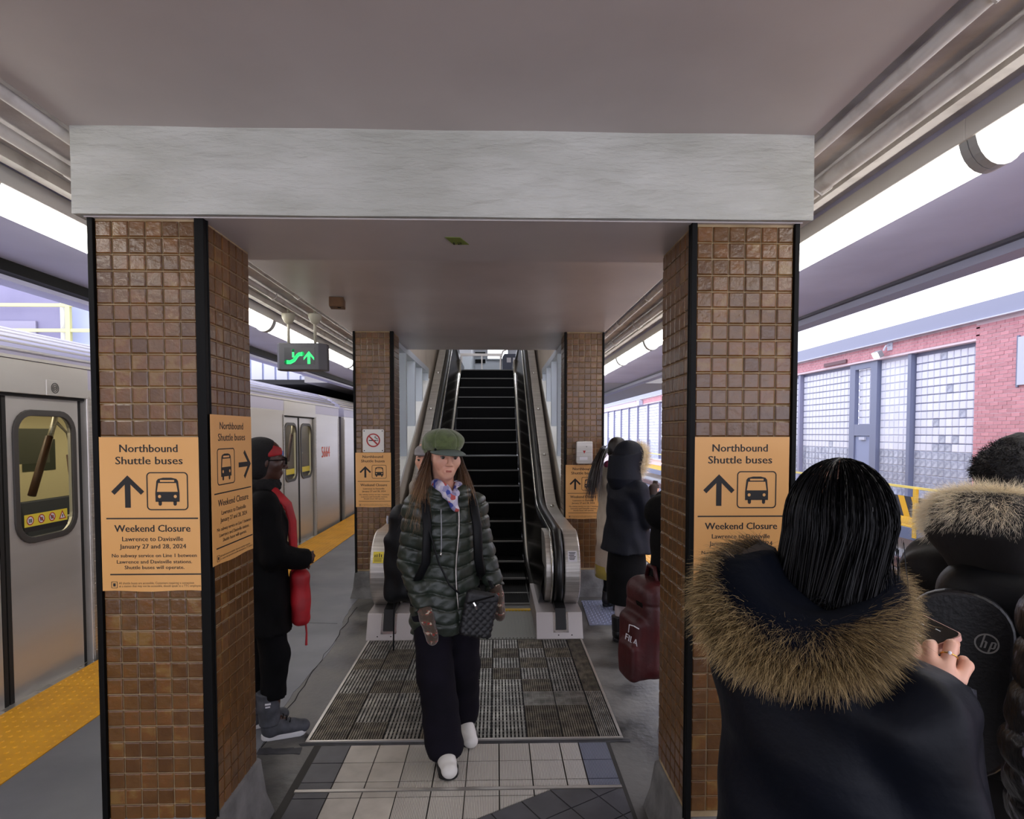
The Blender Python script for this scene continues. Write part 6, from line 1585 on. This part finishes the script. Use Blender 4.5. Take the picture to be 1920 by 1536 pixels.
def fur2(name, m, par, path, r, n, ln, width, down, out, along, seg=4):
    P = np.array(path); k = len(P); u = RNG.random(n)*(k-1.001); i = u.astype(int); f = (u-i)[:,None]; c = P[i]*(1-f) + P[i+1]*f
    t = P[i+1]-P[i]; t /= np.linalg.norm(t, axis=1)[:,None]; o = c - mean; o[:,2] = 0; o /= np.linalg.norm(o, axis=1)[:,None]
    a = RNG.uniform(-.9, 2.6, n)[:,None]; up = np.array((0,0,1.)); e = np.cos(a)*up + np.sin(a)*o
    cl_ = np.sin(u*9.0)*.22 + np.sin(u*23.0 + a[:,0]*4)*.18
    d = e*.55 + t*cl_[:,None] + o*out + np.array((0,0,-down)) + t*(RNG.normal(0, .30, n)[:,None] + along*np.sin(u*.35 + 1)[:,None])
    return strands(name, m, par, c + e*r, d, RNG.uniform(.5, 1.1, n)*ln, width, (0,0,-1), .45, seg, .14)
M_fur = attr_mat('brown_fur', '#150e07', '#b39a6c', .55, .3, '#5c4724', .55)
M_furd = attr_mat('brown_fur_dark', '#0c0805', '#453520', .55, .3, '#231910', .5)
pl = put('fur_base', None, [], ph) if False else None
b = MB(); b.tube(RPs, .034, 8); b.build('fur_base', mat('brown_pelt', '#2c2015', .9), ph, True, world=False)
fur2('hood_fur', M_fur, ph, RPs, .030, 26000, .062, .00075, .35, .75, .35); fur2('hood_fur', M_furd, ph, RPs, .030, 16000, .054, .0008, .3, .7, .4)
# bob of hair
ec = np.array((0.005, .045, 1.545)); er = np.array((.084, .090, .107))
def hairP(n, K=12, zend=(1.395, 1.44)):
    ph_ = RNG.uniform(0, 2*PI, n); a0 = np.abs(RNG.normal(0, .5, n)) + .03; zb = RNG.uniform(*zend, n); s = RNG.uniform(.99, 1.05, n)
    out = []
    for k in range(K):
        t = k/(K-1); al = np.minimum(a0 + t*2.6, 1.62); over = np.clip((a0 + t*2.6 - 1.62)/1.0, 0, 1)
        wob = ph_ + .10*np.sin(3*t + ph_*5)*t
        x = er[0]*np.sin(al)*np.cos(wob)*s*(1 - .10*over); y = er[1]*np.sin(al)*np.sin(wob)*s*(1 - .12*over); z = ec[2] + er[2]*np.cos(al)*s; z = z - over*(z - zb)
        out.append(np.stack([ec[0]+x, ec[1]+y - .045*over, z], 1))
    P = np.stack(out, 1); front = (np.sin(ph_) > .72); return P[~front]
Fh = Fig(axis((-.13,.13,.006)), axis((-.12,.17,.006)), axis((1.37,1.68,.006))); Fh.ell(ec + np.array((0,0,.004)), er*np.array((.965,.965,.985)), .02); Fh.col([(1.385, 0, .005, .076, .080), (1.42, 0, .022, .074, .078), (1.50, 0, .042, .070, .074), (1.56, 0, .045, .070, .074)], .03)
Fh.disp(lambda x, y, z: .0025*np.sin(9*np.arctan2(y-.045, x)*2) + .002*np.sin(31*np.arctan2(y-.045, x)), (-9,-9,-9), (9,9,9)); Fh.cut(lambda x, y, z: np.minimum(y - .10, 0.3) + 0*x + np.where(z > 1.60, -.3, 0)); Fh.build('hair', mat('black_hair_mass', '#030304', .36, bump=.25, bscale=160, stretch=(1, 1, .08)), ph)
ribbons('hair_strands', M_blkhair, ph, hairP(5200), .0016)
n = 160; sidep = np.stack([RNG.uniform(.045, .085, n), RNG.uniform(.03, .10, n), RNG.uniform(1.50, 1.53, n)], 1)
strands('hair_wisps', M_blkhair, ph, sidep, np.stack([RNG.normal(.05, .08, n), RNG.normal(.05, .08, n), -np.ones(n)], 1), RNG.uniform(.07, .12, n), .0016, (0,0,-1), .5, 5, .04)
# phone and ring
nrm = np.array((-.30, -.12, .945)); nrm /= np.linalg.norm(nrm); A = at(1804, 1189, .955)
def onpl(u, v): d = ray(u, v); o = np.array((0,0,CAM_Z)); return o + d*(((A-o)@nrm)/(d@nrm))
e1 = onpl(1745, 1160) - A; e1 /= np.linalg.norm(e1); e2 = np.cross(nrm, e1); e2 = e2 if (onpl(1775, 1214)-A) @ e2 > 0 else -e2
PHM = Matrix((( e1[0], e2[0], nrm[0], 0), (e1[1], e2[1], nrm[1], 0), (e1[2], e2[2], nrm[2], 0), (0,0,0,1))); cen = A + e1*.074 + e2*.037; PHM.translation = cen
tp = thing('phone', 'smartphone in a rose pink case in the hand of the fur hooded woman', 'phone', tuple(cen))
b = MB(); b.prism(rrect(0, 0, .152, .078, .011), 'z', -.011, -.0015); wput('case', b.mesh('case'), mat('rose_case', '#c99a8c', .35), tp, PHM)
b = MB(); b.prism(rrect(0, 0, .147, .073, .010), 'z', -.003, .0); wput('screen', b.mesh('screen'), mat('phone_glass', '#090a0b', .08), tp, PHM)
b = MB()
for u, v, w in ((-.045, .012, .018), (-.02, -.016, .012), (-.05, -.02, .010)): b.box(u, u+w, v, v+.0014, .0001, .0004)
stuff(wput('screen_text', b.mesh('screen_text'), mat('screen_glow', '#9aa0a4', .5, emit=.35), tp, PHM))
rg = thing('ring', 'gold ring with a small stone on the hand holding the phone', 'ring', tuple(PMh @ Vector(MCP[2]*.45 + PIP[2]*.55)))
c = MCP[2]*.45 + PIP[2]*.55; ax_ = (PIP[2]-MCP[2]); ax_ /= np.linalg.norm(ax_); q1 = np.cross(ax_, (0,0,1)); q1 /= np.linalg.norm(q1); q2 = np.cross(ax_, q1)
b = MB(); b.tube([tuple(c + .0112*(q1*math.cos(a) + q2*math.sin(a))) for a in np.linspace(0, 2*PI, 25)], .0013, 6, cap=False); wput('band', b.mesh('band', True), mat('gold', '#d8b060', .25, 1.0), rg, PMh)
cl = np.array(PMh.inverted() @ Vector((0, 0, CAM_Z))); vd = (cl - c) / np.linalg.norm(cl - c); pv = vd - ax_*(vd@ax_); pv /= np.linalg.norm(pv)
b = MB(); b.ell(tuple(c + pv*.0128), (.003,.003,.003), 8); wput('stone', b.mesh('stone'), mat('stone_clear', '#e6e6ee', .05), rg, PMh)

# --- person with cream fur hood and black backpack
pi_ = person('person in black parka with cream fur hood down and curly hair at far right', 1.44, 1.63, -37); PMi = PMX(pi_); L2 = lambda u, v, Y: loc(at(u, v, Y), PMi)
hd = Head((0, .03, 1.54), 0, -6, 0, 1.0)
iR = [(.165, 0, 1.29), (.2, .02, 1.03), (.13, .18, .95), (.05, .24, 1.0)]; iL = [(-.165, 0, 1.29), (-.2, .02, 1.03), (-.13, .18, .95), (-.05, .24, 1.0)]; ig = BLEGS(.09)
body(pi_, SK2, hd, None, (iR, iL), ig, fine=False); hd.features(pi_, LIP2, '#1d120d', '#140d0b'); trousers(pi_, M_blktr, ig, .86, (.095, .075, .062))
jacket(pi_, mat('brown_black_parka', '#0a0707', .65, col2='#0e0a09', scale=6, bump=.15, bscale=40, spec=.25), COATP(.62, .015, .01, -.01), (iR, iL), (.088, .078, .06), .011, folds=.008, name='parka')
for q, l in ((1, ig[0]), (-1, ig[1])): shoe(pi_, (l[2][0], l[2][1] - .03, 0), 0, M_sole, M_blkboot, .11, .26, .046)
Fc = Fig(axis((-.14,.16,.007)), axis((-.14,.15,.007)), axis((1.42,1.74,.007))); hd.E(Fc, (0,-.03,.045), (.088,.100,.088), .02); hd.E(Fc, (.01,-.04,.125), (.040,.040,.03), .02); Fc.disp(lambda x, y, z: .006*np.sin(75*x)*np.sin(70*y+1)*np.sin(80*z), (-9,-9,-9), (9,9,9)); Fc.cut(lambda x, y, z: (y - .085) + 0*x + np.where(z > 1.60, -.3, 0)); Fc.build('hair', mat('curly_hair_mass', '#0d0a0b', .7, bump=.6, bscale=120), pi_)
n = 1500; v = RNG.normal(size=(n, 3)); v[:,1] = -np.abs(v[:,1])*.9 + .1; v[:,2] = np.abs(v[:,2]) - .25; v /= np.linalg.norm(v, axis=1)[:,None]
strands('hair_curls', M_curl, pi_, hd.pts(v*np.array((.089,.099,.090)) + np.array((0,-.03,.045))), v + RNG.normal(0, .5, (n, 3)), .02, .0022, (0,0,-1), .6, 5, .5)
Q = [L2(1772, 985, 1.55), L2(1778, 958, 1.52), L2(1825, 950, 1.46), L2(1885, 955, 1.42), L2(1960, 968, 1.41), L2(2040, 975, 1.44), L2(2090, 985, 1.53)]
Fc = Fig(axis((-.3,.3,.009)), axis((-.34,.12,.009)), axis((1.16,1.56,.009))); qm = np.mean(Q, 0)
for a, b_ in zip(Q[:-1], Q[1:]): Fc.cap(a, b_, .04, .04, .03); Fc.cap((a+b_)/2 + np.array((0,-.0,-.03)), (a+b_)/2*.5 + qm*.5 + np.array((0,.01,-.15)), .05, .05, .05)
Fc.ell(qm + np.array((0,.08,-.05)), (.15,.13,.10), .04); Fc.disp(lambda x, y, z: .006*np.sin(20*x + 8*z), (-9,-9,-9), (9,9,9)); Fc.build('hood_down', mat('brown_black_hood', '#0e0a09', .7, bump=.15, bscale=40), pi_)
mean = qm
b = MB(); b.tube(Q, .040, 8); b.build('fur_base', MATS['cream_pelt'], pi_, True, world=False)
fur2('hood_fur', M_cream, pi_, Q, .032, 18000, .055, .0009, .0, .5, .2)
bk = thing('backpack', 'black backpack with a round badge on the person with cream fur hood', 'backpack', tuple(PMi @ Vector((0, -.25, .86))), R(-37))
Fk = Fig(axis((-.22,.22,.008)), axis((-.44,-.08,.008)), axis((.80,1.42,.008)))
Fk.box((0, -.24, 1.10), (.165, .10, .27), .085, .02); Fk.cap((-.08, -.23, 1.33), (.10, -.24, 1.345), .042, .042, .03); Fk.disp(lambda x, y, z: .005*np.sin(18*z + 12*y)*np.sin(16*x), (-9,-9,-9), (9,9,9)); wput('pack', Fk.mesh('pack'), M_blk, bk, PMi)
def onloc(u, v, yl):
    o = np.array(PMi.inverted() @ Vector((0,0,CAM_Z))); q = np.array(PMi.inverted() @ Vector(ray(u, v) + np.array((0,0,CAM_Z)))) - o; return o + q*((yl-o[1])/q[1])
Fk = Fig(axis((-.2,.2,.006)), axis((-.42,-.28,.006)), axis((.84,1.36,.006))); pa, pb = onloc(1752, 1130, -.36), onloc(1846, 1180, -.36); pcx = (pa[0]+pb[0])/2 ; hw = max(.10, (pb[0]-pa[0])/2 + .02)
b = MB(); b.prism(rrect(pcx, 1.085, 2*hw + .02, .46, .10, 8), 'y', -.33, -.3615); fp = wput('front_panel', b.mesh('front_panel'), mat('panel_grey', '#161517', .42, bump=.15, bscale=90), bk, PMi); bv = fp.modifiers.new('bevel', 'BEVEL'); bv.width = .012; bv.segments = 3; bv.limit_method = 'ANGLE'
lp = onloc(1850, 1207, -.362); lp[1] = -.3625
b = MB(); R1 = [(.024*math.cos(a), .024*math.sin(a)) for a in np.linspace(0, 2*PI, 29)[:-1]]; R2 = [(u*.86, v*.86) for u, v in R1]; ring(b, R1, R2, 'y', 0, -.0015)
b.prism([(-.013, -.011), (-.0095, -.011), (-.002, .020), (-.0055, .020)], 'y', 0, -.0015); b.prism([(-.004, .006), (-.001, .006), (.0015, .0035), (-.002, -.011), (-.0055, -.011), (-.0025, .003), (-.0048, .003)], 'y', 0, -.0015)
b.prism([(.0015, -.020), (.005, -.020), (.0125, .006), (.009, .006)], 'y', 0, -.0015); b.prism([(.009, .006), (.0165, .006), (.019, .003), (.0165, -.008), (.014, -.011), (.0055, -.011), (.0062, -.0085), (.0125, -.0085), (.0155, .003), (.0085, .0035)], 'y', 0, -.0015)
for v in b.v: pass
b.v = [(x + lp[0], y + lp[1], z + lp[2]) for x, y, z in b.v]; wput('round_badge', b.mesh('badge'), mat('badge_grey', '#8d8c8a', .4), bk, PMi)
b = MB(); b.tube([(-.05, -.235, 1.365), (-.045, -.25, 1.405), (.05, -.25, 1.41), (.06, -.24, 1.37)], .012, 8, flat=.6)
for q in (-1, 1): b.tube([(q*.10, -.16, 1.32), (q*.12, -.05, 1.41), (q*.13, .06, 1.36), (q*.14, .15, 1.2), (q*.17, .05, .95), (q*.15, -.16, .9)], .022, 8, flat=.4)
wput('strap', b.mesh('strap', True), M_blk, bk, PMi)

# --- person in textured puffer at the right edge
pj = person('person in glittering black puffer coat cut off by the right edge', 1.262, 1.02, -30)
hd = Head((0, .03, 1.60), 0, -6, 0, 1.0)
jR = [(.165, 0, 1.34), (.2, .0, 1.08), (.18, .12, .88), (.17, .17, .72)]; jL = [(-.165, 0, 1.34), (-.20, .0, 1.08), (-.18, .12, .88), (-.17, .17, .72)]; jg = BLEGS(.09)
body(pj, SK1, hd, None, (jR, jL), jg, sh_z=1.37, fine=False); hd.features(pj, LIP1, '#2e2118', '#2b1f18'); trousers(pj, M_blktr, jg, .86, (.095, .075, .062))
M_puff = mat('glitter_puffer', '#0b0a0e', .35, col2='#6b6674', scale=60, stretch=(1, 1, .35), contrast=(.62, .70), bump=.5, bscale=70)
jacket(pj, M_puff, COATP(.60, .015, .01, .04), (jR, jL), (.084, .076, .062), .009, (.085, .012, .05), lambda F: [F.cap((.085*math.cos(a), -.005+.085*math.sin(a), 1.455), (.085*math.cos(a+.45), -.005+.085*math.sin(a+.45), 1.455), .036, .036, .03) for a in np.linspace(0, 2*PI, 15)])
Fc = Fig(axis((-.12,.12,.008)), axis((-.14,.15,.008)), axis((1.48,1.76,.008))); hd.E(Fc, (0,-.02,.05), (.090,.100,.087), .02); hd.E(Fc, (0,-.03,.0), (.092,.092,.07), .02); Fc.cut(lambda x, y, z: (1.56 - z) + (y-.0)*.75 + 0*x); Fc.build('knit_cap', M_blackcoat, pj)
for q, l in ((1, jg[0]), (-1, jg[1])): shoe(pj, (l[2][0], l[2][1] - .03, 0), 0, M_sole, M_blkboot, .11, .26, .046)
